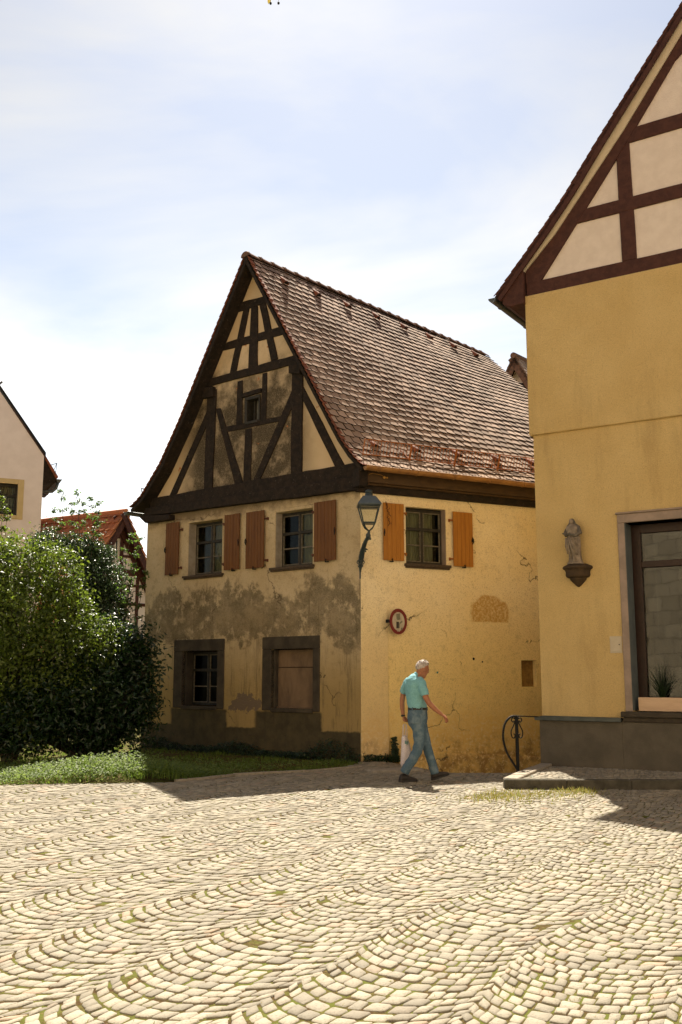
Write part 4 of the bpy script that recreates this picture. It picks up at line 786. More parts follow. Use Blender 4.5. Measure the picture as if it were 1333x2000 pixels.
ob = thing('added_bounce_house', 'unseen cream rendered house added behind the viewer to bounce light', 'house', (16, -3, 0))  # added out of view so its sunlit front bounces light onto the street wall
mb = MB(); OF = Fac(7.5, -1.0, 84, flip=True)
OF.wall(mb, [(0, -.3), (17, -.3), (17, 9), (8.5, 15), (0, 9)], [rectl(u, u + 1.1, z, z + 1.6) for u in (2, 5, 8, 11, 14) for z in (1.2, 4.6)], .2)
ov = -OF.n * 8
for u in (0, 17): p = [OF.pt(u, -.3), OF.pt(u, 9), OF.pt(u, 9) + ov, OF.pt(u, -.3) + ov]; mb.add(p, [(0, 1, 2, 3)])
mb.build('wall', M['cream_render'], ob, fix=False)
for u in (2, 5, 8, 11, 14):
    for z in (1.2, 4.6): mb = MB(); OF.box(mb, u, u + 1.1, z, z + 1.6, -.2, -.15); OF.box(mb, u + .52, u + .58, z, z + 1.6, -.15, -.12); mb.build('window', M['frame_dark'], ob)
mb = MB()
for a, b_ in (((-.4, 8.7), (8.5, 15.1)), ((17.4, 8.7), (8.5, 15.1))): mb.add([OF.pt(*a, .3), OF.pt(*b_, .3), OF.pt(*b_) + ov, OF.pt(*a) + ov], [(0, 1, 2, 3)])
mb.build('roof', M['tile_brown'], ob, fix=False)
# ---------------- lantern on the street corner ----------------
LC = Vector((.50, 17.62, 0)); t0 = 3.90
lan = thing('wall_lantern', 'blue-black four-sided street lantern on an ornate bracket at the house corner', 'street lantern', (.50, 17.62, 0))
LA = R_(3)
def sq(h, z, c=LC): return [(c.x + h * (math.cos(LA + math.pi / 4 + k * math.pi / 2)) * 1.414, c.y + h * math.sin(LA + math.pi / 4 + k * math.pi / 2) * 1.414, z) for k in range(4)]
LZ = {'b0': 4.09, 'top': 4.50}
mb = MB(); mb.rings([sq(.200, 4.505), sq(.214, 4.52), sq(.206, 4.54), sq(.120, 4.67), sq(.112, 4.68)]); mb.build('lantern_roof', M['lantern_roof'], lan, bevel=.003)
mb = MB(); mb.tube([(LC.x, LC.y, z) for z in (4.62, 4.66, 4.735, 4.75)], [.082, .080, .070, .055], 14); mb.tube([(LC.x, LC.y, z) for z in (4.745, 4.76, 4.785, 4.805, 4.815)], [.05, .068, .066, .04, .008], 14); mb.build('chimney_cap', M['lantern'], lan, smooth=True)
mb = MB(); b0 = sq(.108, 4.20); b1 = sq(.182, 4.505)
for i in range(4):
    mb.tube([b0[i], b1[i]], .013, 6); mb.tube([b0[i], b0[(i + 1) % 4]], .013, 6); mb.tube([b1[i], b1[(i + 1) % 4]], .012, 6)
    q0 = [a + (b - a) * .93 for a, b in zip(b0[i], b1[i])]; q1 = [a + (b - a) * .93 for a, b in zip(b0[(i + 1) % 4], b1[(i + 1) % 4])]; mb.tube([q0, q1], .007, 5)
mb.rings([sq(.112, 4.182), sq(.118, 4.20)]); 
for i in range(4): c = b0[i]; mb.tube([c, (c[0] * .6 + LC.x * .4, c[1] * .6 + LC.y * .4, 4.11), (LC.x, LC.y, 4.055)], .012, 6)
mb.build('lantern_frame', M['lantern'], lan, smooth=False)
for i in range(4):
    mb = MB(); mb.add([b0[i], b0[(i + 1) % 4], b1[(i + 1) % 4], b1[i]], [(0, 1, 2, 3)]); mb.build('glass_pane', M['clear'], lan, fix=False)
mb = MB(); mb.tube([(LC.x, LC.y, z) for z in (4.62, 4.60, 4.55)], [.05, .05, .03], 10); mb.ball((LC.x, LC.y, 4.575), (.028, .028, .04), 8, 6); mb.build('lamp_bulb', simple('frosted_bulb', (.6, .6, .55), (.5, .5, .45), 5, .4, bump=0), lan, smooth=True)
# scrolled leafy bracket running back to the corner
mb = MB(); P0 = Vector((LC.x, LC.y, 4.06)); PW = Vector((.34, 18.10, 3.36))
path = [P0, Vector((LC.x - .01, LC.y + .02, 3.97)), Vector((.44, 17.75, 3.88)), Vector((.40, 17.88, 3.77)), Vector((.37, 18.0, 3.63)), Vector((.355, 18.10, 3.49)), Vector((.35, 18.12, 3.36))]
mb.tube(path, [.022, .03, .036, .042, .052, .036, .014], 8)
for i in range(34):
    q = random.uniform(.12, .97) * (len(path) - 1); j = int(q); c = path[j].lerp(path[min(j + 1, len(path) - 1)], q - j); a = random.uniform(0, 6.28); l = random.uniform(.05, .095) * (1.15 if 2.5 < q < 4.8 else .8)
    e = c + Vector((math.cos(a) * l * .95, math.sin(a) * l * .5, random.uniform(-.03, .05))); m_ = c.lerp(e, .55) + Vector((0, 0, .015)); mb.tube([c, m_, e], [(.012, .020), (.008, .026), (.003, .006)], 6)
for sgn in (-1, 1):
    sp = [Vector((.36 + sgn * (.035 + .035 * math.cos(q)), 18.0 - .01, 3.52 + .05 * math.sin(q) + .006 * q)) for q in [k * .7 for k in range(9)]]; mb.tube(sp, .009, 5)
mb.tube([(.35, 18.14, 3.25), (.35, 18.15, 3.62)], .016, 6); mb.build('bracket', M['lantern'], lan, smooth=False)
# ---------------- round prohibition sign ----------------
sg = thing('round_sign', 'round red-rimmed prohibition sign covered with stickers on the bright ochre wall', 'sign', tuple(S.pt(.68, 2.25, .06)))
def disc(F, cu, cz, r0, r1, o0, o1, n_=40):
    mb = MB(); vs = []
    for k in range(n_):
        a = 2 * math.pi * k / n_
        for r, o_ in ((r0, o0), (r1, o0), (r1, o1), (r0, o1)): vs.append(F.pt(cu + r * math.cos(a), cz + r * math.sin(a), o_))
    mb.add(vs, [(k * 4 + j, k * 4 + (j + 1) % 4, ((k + 1) % n_) * 4 + (j + 1) % 4, ((k + 1) % n_) * 4 + j) for k in range(n_) for j in range(4)]); return mb
q_ = S.pt(.68, 0, .09); SG = Fac(q_.x, q_.y, 45); cu, cz = .0, 2.485
disc(SG, cu, cz, .0005, .232, .055, .062).build('plate', M['sign_white'], sg, fix=False)
disc(SG, cu, cz, .172, .235, .054, .066).build('red_rim', M['sign_red'], sg, fix=False)
mb = MB(); SG.prism(mb, [(cu - .055, cz + .135), (cu + .04, cz + .15), (cu + .048, cz + .04), (cu - .02, cz + .02), (cu - .052, cz + .05)], .060, .065); mb.build('grey_sticker', M['sign_grey'], sg)
mb = MB(); SG.prism(mb, rectl(cu - .058, cu + .012, cz - .125, cz - .005), .060, .065); mb.build('black_sticker', M['sign_dark'], sg)
mb = MB(); SG.prism(mb, [(cu + .035, cz - .01), (cu + .105, cz + .02), (cu + .11, cz - .01), (cu + .045, cz - .045)], .060, .065); SG.prism(mb, [(cu + .02, cz - .03), (cu + .035, cz - .03), (cu + .04, cz - .12), (cu + .022, cz - .12)], .060, .064); SG.prism(mb, [(cu + .06, cz - .13), (cu + .10, cz - .10), (cu + .11, cz - .14), (cu + .07, cz - .16)], .060, .068); mb.build('grey_sticker', M['sign_grey'], sg)
mb = MB(); SG.prism(mb, rectl(cu - .06, cu + .05, cz - .155, cz - .143), .066, .069); SG.prism(mb, rectl(cu - .045, cu - .02, cz - .182, cz - .17), .066, .069); SG.prism(mb, rectl(cu - .008, cu + .03, cz - .184, cz - .17), .066, .069); mb.build('sign_lettering', M['sign_white'], sg)
mb = MB(); SG.box(mb, cu - .245, cu - .225, cz - .03, cz + .03, -.03, .055); SG.box(mb, cu - .02, cu + .02, cz - .22, cz + .22, .03, .053); S.box(mb, .66, .70, cz - .10, cz + .10, .0, .13); mb.build('clamp', M['iron'], sg)
mb = MB(); S.prism(mb, [(.755, 2.72), (.805, 2.722), (.795, 2.655)], .0, .03); o = mb.build('wall_hook', M['iron']); tag(o, 'small black triangular iron hook in the ochre wall, just above the round sign', 'hook')
# small holes plugged in the wall
for u, z, r in ((2.42, 1.82, .026), (2.62, 1.765, .018)):
    mb = MB(); mb.ball(S.pt(u, z, 0), (r, r * .6, r), 8, 6); o = mb.build('wall_plug', M['iron'], smooth=True); tag(o, 'left, larger of two dark plugs in the ochre wall right of the man' if r > .02 else 'right, smaller of two dark plugs in the ochre wall right of the man', 'wall plug')
mb = MB(); S.prism(mb, [(1.585, 1.575), (1.635, 1.58), (1.615, 1.545), (1.60, 1.54)], -.002, .006); o = mb.build('paint_fleck', simple('turquoise_paint', (.05, .22, .20), (.04, .16, .15), 9, .6)); tag(o, 'tiny turquoise paint fleck on the ochre wall in front of the man face', 'paint fleck')
# ---------------- statue and corbel on the corner house ----------------
F = Rf; cu = .69
mb = MB(); n_ = 8
def oct_ring(r, z, dep): 
    out = []
    for k in range(9):
        a = math.pi * k / 8; out.append(F.pt(cu + r * math.cos(a), z, max(0.0, dep * math.sin(a)) ))
    return out
prof = [(.155, 3.27, .19), (.235, 3.235, .27), (.245, 3.20, .28), (.205, 3.17, .24), (.195, 3.14, .23), (.20, 3.09, .23), (.185, 3.06, .215), (.135, 3.045, .165), (.13, 3.02, .16), (.10, 2.985, .12), (.045, 2.93, .06), (.012, 2.905, .02)]
mb.rings([oct_ring(r, z, d) for r, z, d in prof]); o = mb.build('corbel', M['corbel'], bevel=.004); tag(o, 'soot-dark moulded stone corbel on the ochre wall under the statue', 'corbel')
mb = MB(); rings = []
SC = cu - .01; oo = .13
spec = [(3.27, .10, .085, 0.02), (3.30, .105, .09, .02), (3.36, .092, .085, .015), (3.45, .095, .085, .005), (3.56, .105, .09, 0), (3.66, .108, .088, -.005), (3.72, .098, .085, -.01), (3.78, .105, .085, -.012), (3.84, .108, .080, -.015), (3.875, .090, .068, -.02), (3.895, .05, .05, -.025), (3.91, .038, .042, -.028)]
for z, a, b_, dx in spec:
    r = []
    for k in range(40):
        q = 2 * math.pi * k / 40; fold = 1 + (.10 * math.sin(q * 6 + z * 9) + .06 * math.sin(q * 11 - z * 14)) * (1 if z < 3.72 else .35)
        r.append(F.pt(SC + dx + a * fold * math.cos(q), z, oo + b_ * fold * math.sin(q)))
    rings.append(r)
mb.rings(rings)
mb.ball(F.pt(SC - .03, 3.945, oo + .015), (.037, .037, .048), 12, 9); mb.ball(F.pt(SC - .034, 3.94, oo + .052), (.007, .010, .012), 6, 5)
st_root = o = mb.build('statue', M['statue'], smooth=True); M['statue_dark'] = simple('dark_statue_stone', (.085, .075, .058), (.15, .125, .095), 14, .9, .15, bump=.5, bscale=40); tag(o, 'weathered stone statue of a veiled robed woman standing on the dark corbel', 'statue')  # veil and arms get a darker stone tone than the robe
mb = MB(); rings = []
for z, a, b_, dx in ((3.80, .125, .06, 0), (3.88, .11, .06, -.01), (3.92, .062, .052, -.022), (3.965, .047, .047, -.027), (3.995, .034, .036, -.028), (4.005, .012, .014, -.028)):
    rings.append([F.pt(SC + dx + a * math.cos(q), z, oo - .012 + b_ * math.sin(q) * (1 if math.sin(q) < 0 else .22)) for q in [2 * math.pi * k / 24 for k in range(24)]])
mb.rings(rings); mb.build('veil', M['statue_dark'], o, smooth=True)
mb = MB(); mb.tube([F.pt(SC - .10, 3.84, oo), F.pt(SC - .13, 3.76, oo + .03), F.pt(SC - .10, 3.72, oo + .09), F.pt(SC - .02, 3.75, oo + .11)], [.032, .032, .024, .014], 8); mb.tube([F.pt(SC - .115, 3.745, oo + .08), F.pt(SC - .15, 3.755, oo + .11)], [.014, .008], 6)
mb.tube([F.pt(SC + .08, 3.85, oo), F.pt(SC + .115, 3.76, oo + .03), F.pt(SC + .06, 3.71, oo + .10), F.pt(SC - .03, 3.73, oo + .11)], [.034, .036, .028, .014], 8); mb.build('arms', M['statue_dark'], o, smooth=True)
mb = MB()
for (x0, z0, x1, z1, r) in ((-.06, 3.70, .06, 3.32, .013), (-.03, 3.70, .085, 3.40, .012), (.02, 3.69, .10, 3.55, .012), (-.07, 3.66, -.02, 3.34, .012), (-.10, 3.68, -.075, 3.42, .016), (-.01, 3.60, .03, 3.31, .010), (.09, 3.68, -.04, 3.66, .013)):
    mb.tube([F.pt(SC + x0, z0, oo + .082), F.pt(SC + (x0 + x1) / 2 - .012, (z0 + z1) / 2, oo + .098), F.pt(SC + x1, z1, oo + .085)], [r, r * 1.1, r * .7], 6)
mb.build('robe_folds', M['statue'], o, smooth=True)
mb = MB(); mb.rings([[F.pt(SC + .012 + a * math.cos(q), z, oo + .8 * a * math.sin(q)) for q in [2 * math.pi * k / 20 for k in range(20)]] for z, a in ((3.262, .135), (3.285, .13), (3.29, .12))]); mb.build('base', M['statue'], o)
# ---------------- handrail ----------------
hr = thing('handrail', 'black wrought iron handrail with curled end on the lane between the houses', 'handrail', (2.63, 15.22, 0))
HP_ = Vector((2.63, 15.22, 0)); mb = MB(); mb.tube([HP_ + Vector((0, 0, -.1)), HP_ + Vector((0, 0, .885))], .026, 8); mb.tube([HP_ + Vector((0, 0, .0)), HP_ + Vector((0, 0, .03))], .04, 8); mb.tube([HP_ + Vector((0, 0, .875)), HP_ + Vector((0, 0, .895))], .034, 8); mb.build('post', M['iron'], hr)
def flat(mb, pts, wy, th):
    pts = [Vector(p) for p in pts]; vs = []
    for i, p in enumerate(pts):
        t = (pts[min(i + 1, len(pts) - 1)] - pts[max(i - 1, 0)]).normalized(); s = t.cross(Vector((0, 1, 0))).normalized() * th; d = Vector((0, wy, 0))
        vs += [p - d - s, p + d - s, p + d + s, p - d + s]
    n_ = len(pts); mb.add(vs, [(i * 4 + j, i * 4 + (j + 1) % 4, (i + 1) * 4 + (j + 1) % 4, (i + 1) * 4 + j) for i in range(n_ - 1) for j in range(4)] + [(3, 2, 1, 0), tuple((n_ - 1) * 4 + j for j in range(4))])
def spline(P, n_=8):
    P = [Vector(p) for p in P]; out = []
    for i in range(len(P) - 1):
        a, b_, c, d = P[max(i - 1, 0)], P[i], P[i + 1], P[min(i + 2, len(P) - 1)]
        for k in range(n_): t = k / n_; out.append(.5 * ((2 * b_) + (c - a) * t + (2 * a - 5 * b_ + 4 * c - d) * t * t + (3 * b_ - a - 3 * c + d) * t ** 3))
    return out + [P[-1]]
mb = MB(); e = Rf.pt(-.06, .845, -.1)
flat(mb, [Vector((2.60, 15.22, .90)), Vector((2.63, 15.22, .905))] + [HP_.lerp(e, k / 4) + Vector((0, 0, .905 * (1 - k / 4) + 0.0)) for k in range(1, 5)], .024, .008)
flat(mb, spline([HP_ + Vector(q) for q in ((0, 0, .905), (-.08, 0, .895), (-.16, 0, .82), (-.20, 0, .70), (-.205, 0, .56), (-.16, 0, .38), (-.08, 0, .24), (-.01, 0, .12), (.0, 0, .02))]), .026, .013); mb.build('rail', M['iron'], hr)
mb = MB()
for s in (-1, 1):
    flat(mb, spline([HP_ + Vector((s * x, -.0, z)) for x, z in ((.02, .86), (.06, .88), (.075, .84), (.05, .815), (.035, .84))], 6), .012, .007)
    flat(mb, spline([HP_ + Vector((s * x, -.0, z)) for x, z in ((.02, .83), (.05, .76), (.085, .68), (.075, .60), (.04, .585), (.03, .63), (.05, .645))], 6), .012, .007)
mb.build('scrollwork', M['iron'], hr)
# ---------------- bulbs hanging on threads above ----------------
for i, (x, y, z) in enumerate(((-.579, 7.4, 6.959), (-.514, 7.4, 6.961))):
    c = Vector((x, y, z)); h = thing('hanging_bulb', ('left' if i == 0 else 'right') + ' of two small black drop-shaped bulbs hanging from a thread at the top edge', 'bulb', tuple(c))
    mb = MB(); mb.ball(c, (.010, .010, .013), 10, 8); mb.build('bulb', M['iron'], h, smooth=True); mb = MB(); mb.tube([c + Vector((0, 0, .01)), c + Vector((.004, 0, .35))], .0012, 4); mb.build('thread', M['iron'], h)
mb = MB(); c = Vector((-.592, 7.41, 6.985)); mb.add([c + Vector(q) for q in ((-.014, 0, .12), (.016, 0, .12), (.011, 0, .0), (-.006, 0, -.022), (-.014, .004, .0))] + [c + Vector(q) for q in ((-.014, .006, .12), (.016, .006, .12), (.011, .006, .0), (-.006, .006, -.022), (-.014, .008, .0))], [(0, 1, 2, 3, 4), (9, 8, 7, 6, 5), (0, 5, 6, 1), (1, 6, 7, 2), (2, 7, 8, 3), (3, 8, 9, 4), (4, 9, 5, 0)])
o = mb.build('hanging_ribbon', simple('pale_yellow_ribbon', (.8, .72, .2), (.7, .62, .18), 9, .6)); tag(o, 'pale yellow ribbon tip hanging beside the left bulb at the top edge', 'ribbon')
# ---------------- walking man ----------------
def remesh(o, vox, sm_=3):
    r = o.modifiers.new('remesh', 'REMESH'); r.mode = 'VOXEL'; r.voxel_size = vox; r.use_smooth_shade = True
    s = o.modifiers.new('smooth', 'SMOOTH'); s.iterations = sm_; s.factor = .5
K_ = .00099; MO = Vector((1.122, 14.66, 0))
def W(x, y, d=0.0): return MO + Vector(((x - 592) * K_, d, (1835 - y) * K_))
FW = Vector((math.sin(R_(62)), math.cos(R_(62)), 0)); RT_ = Vector((FW.y, -FW.x, 0))   # walking direction, the man's right hand side
def cloth(name, a, b, sc=60, rough=.85, fade=None):
    n = NT(name); f = n.noise(sc, 4, .7); c = n.mix(n.ss(f, .35, .65), a, b)
    if fade: c = n.mix(n.math('MULTIPLY', n.ss(n.noise(9, 3), .45, .65), .6), c, fade)
    n.bump(n.math('ADD', n.noise(14, 4, .6, None, .6), n.math('MULTIPLY', f, .25)), .55, .02); return n.out(c, rough, .2)
M['skin'] = simple('tanned_skin', (.36, .155, .080), (.29, .115, .058), 22, .55, .35, bump=.15); M['polo'] = cloth('turquoise_polo', (.20, .42, .455), (.155, .345, .38)); M['jeans'] = cloth('faded_jeans', (.095, .145, .185), (.060, .105, .145), 70, .9, (.17, .22, .25))
M['shoe'] = simple('black_brown_shoe', (.018, .014, .012), (.035, .026, .020), 20, .6, .4); M['hair'] = simple('white_grey_hair', (.60, .53, .47), (.26, .21, .18), 38, .8, .3, bump=.8, stretch=(1, 1, .5)); M['belt'] = simple('black_belt', (.010, .010, .010), (.02, .018, .018), 20, .45, .4)
man = thing('person', 'white-haired man in turquoise polo shirt and jeans striding right, carrying a bag', 'person', tuple(MO))
# body: head, neck, arms, hands, with the covered trunk inside, one surface
mb = MB()
hc = W(655, 222, -.01); hf = (FW * .93 + Vector((0, 0, -.34))).normalized(); hu = (Vector((0, 0, 1)) - hf * hf.z).normalized(); hr_ = hf.cross(hu).normalized()
def H(f, r, u): return hc + hf * f + hr_ * r + hu * u
def ell(mb, c, rf, rr, ru, n=20, m=14, jit=0):
    R = []
    for i in range(m + 1):
        th = math.pi * (.02 + .96 * i / m); R.append([c + hf * (rf * math.sin(th) * math.cos(2 * math.pi * k / n)) + hr_ * (rr * math.sin(th) * math.sin(2 * math.pi * k / n)) - hu * (ru * math.cos(th)) for k in range(n)])
    mb.rings(R)
ell(mb, H(-.005, 0, .02), .096, .076, .098); ell(mb, H(.030, 0, -.052), .060, .056, .068); ell(mb, H(.052, 0, -.098), .034, .034, .026)   # skull, face, chin
mb.tube([H(.085, 0, .022), H(.108, 0, -.012), H(.098, 0, -.026)], [.009, .015, .011], 8); mb.tube([H(.080, -.04, .026), H(.091, 0, .030), H(.080, .04, .026)], [.010, .012, .010], 8)
mb.tube([H(.078, -.022, -.055), H(.088, 0, -.055), H(.078, .022, -.055)], [.006, .009, .006], 6); mb.tube([H(.078, -.02, -.068), H(.085, 0, -.069), H(.078, .02, -.068)], [.006, .009, .006], 6)
for s in (-1, 1): ell(mb, H(.045, s * .042, -.03), .026, .020, .028); ell(mb, H(-.008, s * .076, -.012), .020, .010, .032, 10, 8); mb.ball(H(.083, s * .030, .008), .011, 8, 6)
mb.tube([H(-.02, 0, -.05), W(600, 320, 0), W(560, 380, 0)], [.055, .060, .080], 14)
mb.tube([W(540, 380), W(545, 500), W(560, 650), W(575, 780)], [(.12, .10), (.125, .12), (.11, .12), (.11, .11)], 16)
mb.tube([W(560, 780), W(575, 900), W(590, 1000)], [(.10, .11), (.12, .12), (.06, .08)], 16)
def hand(mb, wr, dr, palmn, th_side, curl, grip=False, s=1.0):
    # wrist point, direction of the fingers, palm normal, thumb side
    dr = dr.normalized(); palmn = palmn.normalized(); th_side = th_side.normalized()
    vs = []; mb.tube([wr - dr * .02, wr + dr * .02, wr + dr * .05, wr + dr * .088], [(.024 * s, .019 * s), (.030 * s, .018 * s), (.040 * s, .016 * s), (.037 * s, .013 * s)] if abs((dr.cross(Vector((0, 0, 1)) if abs(dr.z) < .9 else Vector((1, 0, 0)))).normalized().dot(th_side)) > .6 else [(.019 * s, .024 * s), (.018 * s, .030 * s), (.016 * s, .040 * s), (.013 * s, .037 * s)], 12)
    for i, (off, ln) in enumerate(((.030, .072), (.010, .080), (-.010, .074), (-.029, .058))):
        p = wr + dr * .082 + th_side * off * s; ang = 0; pts = [p - dr * .02]; 
        for sg_ in (.45, .32, .25):
            ang += curl * (1 + .12 * i); d = (dr * math.cos(ang) + palmn * math.sin(ang)); p = p + d * ln * sg_ * s; pts.append(p)
        mb.tube(pts, [.0095 * s, .0092 * s, .0082 * s, .0062 * s], 8)
    p = wr + dr * .028 + th_side * .026 * s; mb.tube([p - th_side * .012, p + th_side * .022 * s + dr * .022 + palmn * .012, p + th_side * .026 * s + dr * .052 + palmn * .028, p + th_side * .014 * s + dr * .074 + palmn * .038], [.015 * s, .0125 * s, .010 * s, .007 * s], 8)
# right arm, swung forward
mb.tube([W(620, 430, -.14), W(648, 520, -.175), W(690, 640, -.20), W(728, 708, -.205), W(800, 782, -.185), W(860, 830, -.17), W(915, 872, -.16)], [.050, .048, .043, .040, .038, .030, .024], 12)
hand(mb, W(912, 870, -.16), W(975, 925, -.15) - W(912, 870, -.16), Vector((-.35, .5, -.8)), Vector((.45, .75, .4)), .52)
# left arm, hanging behind
mb.tube([W(440, 430, .12), W(400, 520, .15), W(375, 610, .17), W(362, 700, .175), W(364, 790, .16), W(374, 885, .15)], [.048, .044, .040, .038, .034, .025], 12)
hand(mb, W(374, 890, .15), Vector((.16, 0, -1)), Vector((.75, -.6, .1)), Vector((.55, .75, 0)), .85)
mb.tube([W(590, 950, -.05), W(590, 1100, -.05), W(560, 1390, -.06), W(370, 1700, -.05)], [.08, .075, .05, .04], 10); mb.tube([W(610, 950, .06), W(650, 1150, .07), W(705, 1330, .09), W(815, 1730, .10)], [.08, .075, .05, .04], 10)
b = mb.build('body', M['skin'], man); remesh(b, .0065, 2)
# hair: thick shell over crown and nape
mb = MB(); R = []
for i in range(15):
    th = math.pi * i / 14 * .98 + .03; row = []
    for k in range(32):
        ph = 2 * math.pi * k / 32; f_, r_, u_ = math.sin(th) * math.cos(ph), math.sin(th) * math.sin(ph), math.cos(th)
        keep = 1.0
        lim = .02 - .62 * (-f_) if f_ < 0 else .30 + .55 * f_
        g = 1.07 if u_ > lim else .90
        g += .018 * math.sin(ph * 7 + th * 9) + .012 * math.sin(ph * 13 - th * 5)
        if u_ > .45 and f_ > .1: g += .07
        row.append(H(-.008 + .100 * g * f_, .080 * g * r_, .022 + .102 * g * u_))
    R.append(row)
mb.rings(R)
for i in range(70):
    th = random.uniform(.05, 1.25); ph = random.uniform(0, 6.28); f_, r_, u_ = math.sin(th) * math.cos(ph), math.sin(th) * math.sin(ph), math.cos(th)
    if f_ > .5 and u_ < .5: continue
    p = H(-.008 + .108 * f_, .086 * r_, .022 + .110 * u_); q = p + hf * random.uniform(.0, .028) + hr_ * random.uniform(-.012, .012) + hu * random.uniform(-.01, .012); mb.tube([p - (p - hc) * .08, p, q], [.008, .007, .003], 5)
h = mb.build('hair', M['hair'], man, smooth=True)
# eyes and spectacles
mb = MB()
for s in (-1, 1): mb.ball(H(.0865, s * .030, .006), .0085, 8, 6)
mb.build('eyes', M['belt'], man, smooth=True)
# polo shirt
mb = MB()
mb.tube([W(585, 318, -.0), W(560, 345, -.0), W(540, 385, 0), W(538, 450, 0), W(542, 520, 0), W(552, 600, 0), W(563, 690, 0), W(573, 760, 0), W(577, 800, 0)], [(.055, .062), (.115, .088), (.165, .125), (.175, .143), (.168, .147), (.155, .143), (.148, .137), (.148, .138), (.140, .134)], 26)
mb.tube([W(585, 385, -.10), W(620, 430, -.150), W(645, 505, -.178), W(668, 575, -.195), W(675, 600, -.198)], [.070, .073, .068, .062, .063], 16)
mb.tube([W(475, 385, .09), W(430, 440, .13), W(398, 510, .155), W(378, 572, .168)], [.065, .066, .058, .055], 16)
s_ = mb.build('polo_shirt', M['polo'], man); remesh(s_, .009, 4)
def folds(o, size, st):
    tx_ = bpy.data.textures.new('fold_noise', 'CLOUDS'); tx_.noise_scale = size; d = o.modifiers.new('folds', 'DISPLACE'); d.texture = tx_; d.strength = st; d.mid_level = .5; d.texture_coords = 'LOCAL'
folds(s_, .085, .026)
mb = MB(); ctr = W(598, 318, 0)
R = []
for rr, dz in ((.060, -.022), (.064, .006), (.058, .024), (.052, .008)): R.append([ctr + FW * (rr * math.cos(q) * 1.05) + RT_ * (rr * .95 * math.sin(q)) + Vector((0, 0, dz - .030 * math.cos(q))) for q in [2 * math.pi * k / 20 for k in range(20)]])
mb.rings(R, cap=False); mb.build('collar', M['polo'], man, smooth=True, fix=False)
# jeans
mb = MB()
mb.tube([W(576, 792, 0), W(575, 850, 0), W(572, 930, 0), W(575, 1010, 0), W(585, 1080, 0)], [(.138, .139), (.150, .143), (.160, .148), (.150, .135), (.09, .09)], 24)
mb.tube([W(565, 930, -.055), W(572, 1030, -.065), W(592, 1150, -.07), W(588, 1280, -.07), W(555, 1400, -.065), W(490, 1510, -.06), W(420, 1610, -.055), W(368, 1700, -.05)], [.105, .100, .089, .080, .074, .071, .068, .069], 18)
mb.tube([W(600, 950, .06), W(640, 1080, .07), W(672, 1190, .08), W(705, 1310, .09), W(738, 1420, .09), W(775, 1540, .095), W(805, 1640, .10), W(825, 1725, .10)], [.098, .088, .080, .074, .068, .064, .062, .066], 18)
j = mb.build('jeans', M['jeans'], man); remesh(j, .009, 3); folds(j, .07, .020)
mb = MB()
def bodyring(z_y, rx, ry, cx_): return [W(cx_, z_y, 0) + Vector((rx * math.cos(q), ry * math.sin(q), 0)) for q in [2 * math.pi * k / 28 for k in range(28)]]
mb.rings([bodyring(808, .141, .145, 576), bodyring(776, .140, .146, 575)]); mb.build('belt', M['belt'], man, smooth=False)
mb = MB()
for q in (-2.2, -1.2, -.3, .8): p = W(576, 792, 0) + Vector((.143 * math.cos(q), .149 * math.sin(q), 0)); mb.box(tuple(p), (.014, .014, .05))
mb.build('belt_loops', M['jeans'], man)
# back pocket outline as a slightly raised patch
mb = MB(); n_ = 8; vs = []
for i in range(n_ + 1):
    for jx in range(n_ + 1):
        xx = 475 + 125 * jx / n_; yy = 870 + 135 * i / n_; rel = (xx - 572) * K_; q = math.acos(max(-1, min(1, rel / .150))); vs.append(W(572, yy, 0) + Vector((.152 * math.cos(q), -.163 * math.sin(q), 0)))
mb.add(vs, [(i * (n_ + 1) + k, i * (n_ + 1) + k + 1, (i + 1) * (n_ + 1) + k + 1, (i + 1) * (n_ + 1) + k) for i in range(n_) for k in range(n_)]); o = mb.build('back_pocket', M['jeans'], man, smooth=True, fix=False); sd = o.modifiers.new('solid', 'SOLIDIFY'); sd.thickness = .006
# watch
mb = MB(); mb.tube([W(371, 888, .15), W(374, 908, .15)], .030, 14); mb.box(tuple(W(360, 898, .13)), (.03, .02, .03)); mb.build('wristwatch', M['belt'], man)
# shoes
def shoe(heel, toe, nm):
    heel, toe = Vector(heel), Vector(toe); t = (toe - heel); L = t.length; t.normalize(); s = t.cross(Vector((0, 0, 1))).normalized(); u = s.cross(t).normalized(); mb = MB(); R = []
    for f, w_, h0, h1 in ((0, .024, .012, .055), (.06, .036, .0, .10), (.22, .040, .0, .115), (.42, .040, .0, .095), (.62, .047, .0, .070), (.80, .048, .0, .056), (.93, .038, .004, .045), (1.0, .018, .012, .030)):
        c = heel + t * (f * L); R.append([c + s * (w_ * math.cos(q)) + u * ((h0 + h1) / 2 + (h1 - h0) / 2 * math.sin(q)) for q in [2 * math.pi * k / 14 for k in range(14)]])
    mb.rings(R); o = mb.build('shoe', M['shoe'], man, smooth=True)
    mb = MB(); R = []
    for f, w_ in ((-.02, .02), (.04, .038), (.25, .042), (.45, .042), (.65, .050), (.82, .051), (.95, .040), (1.02, .016)): c = heel + t * (f * L); R.append([c + s * w_ - u * .004, c + s * w_ + u * .020, c - s * w_ + u * .020, c - s * w_ - u * .004])
    mb.rings(R); mb.build('sole', simple('dark_rubber', (.03, .028, .026), (.05, .045, .04), 20, .7, .3), o)
fd = FW * .29
h0 = W(300, 1828, -.05); shoe(h0 + Vector((0, 0, .004)), h0 + fd + Vector((0, 0, -.0)), 'r'); h1 = W(785, 1822, .10); shoe(h1 + Vector((0, 0, .008)), h1 + fd * .97 + Vector((0, 0, .075)), 'l')
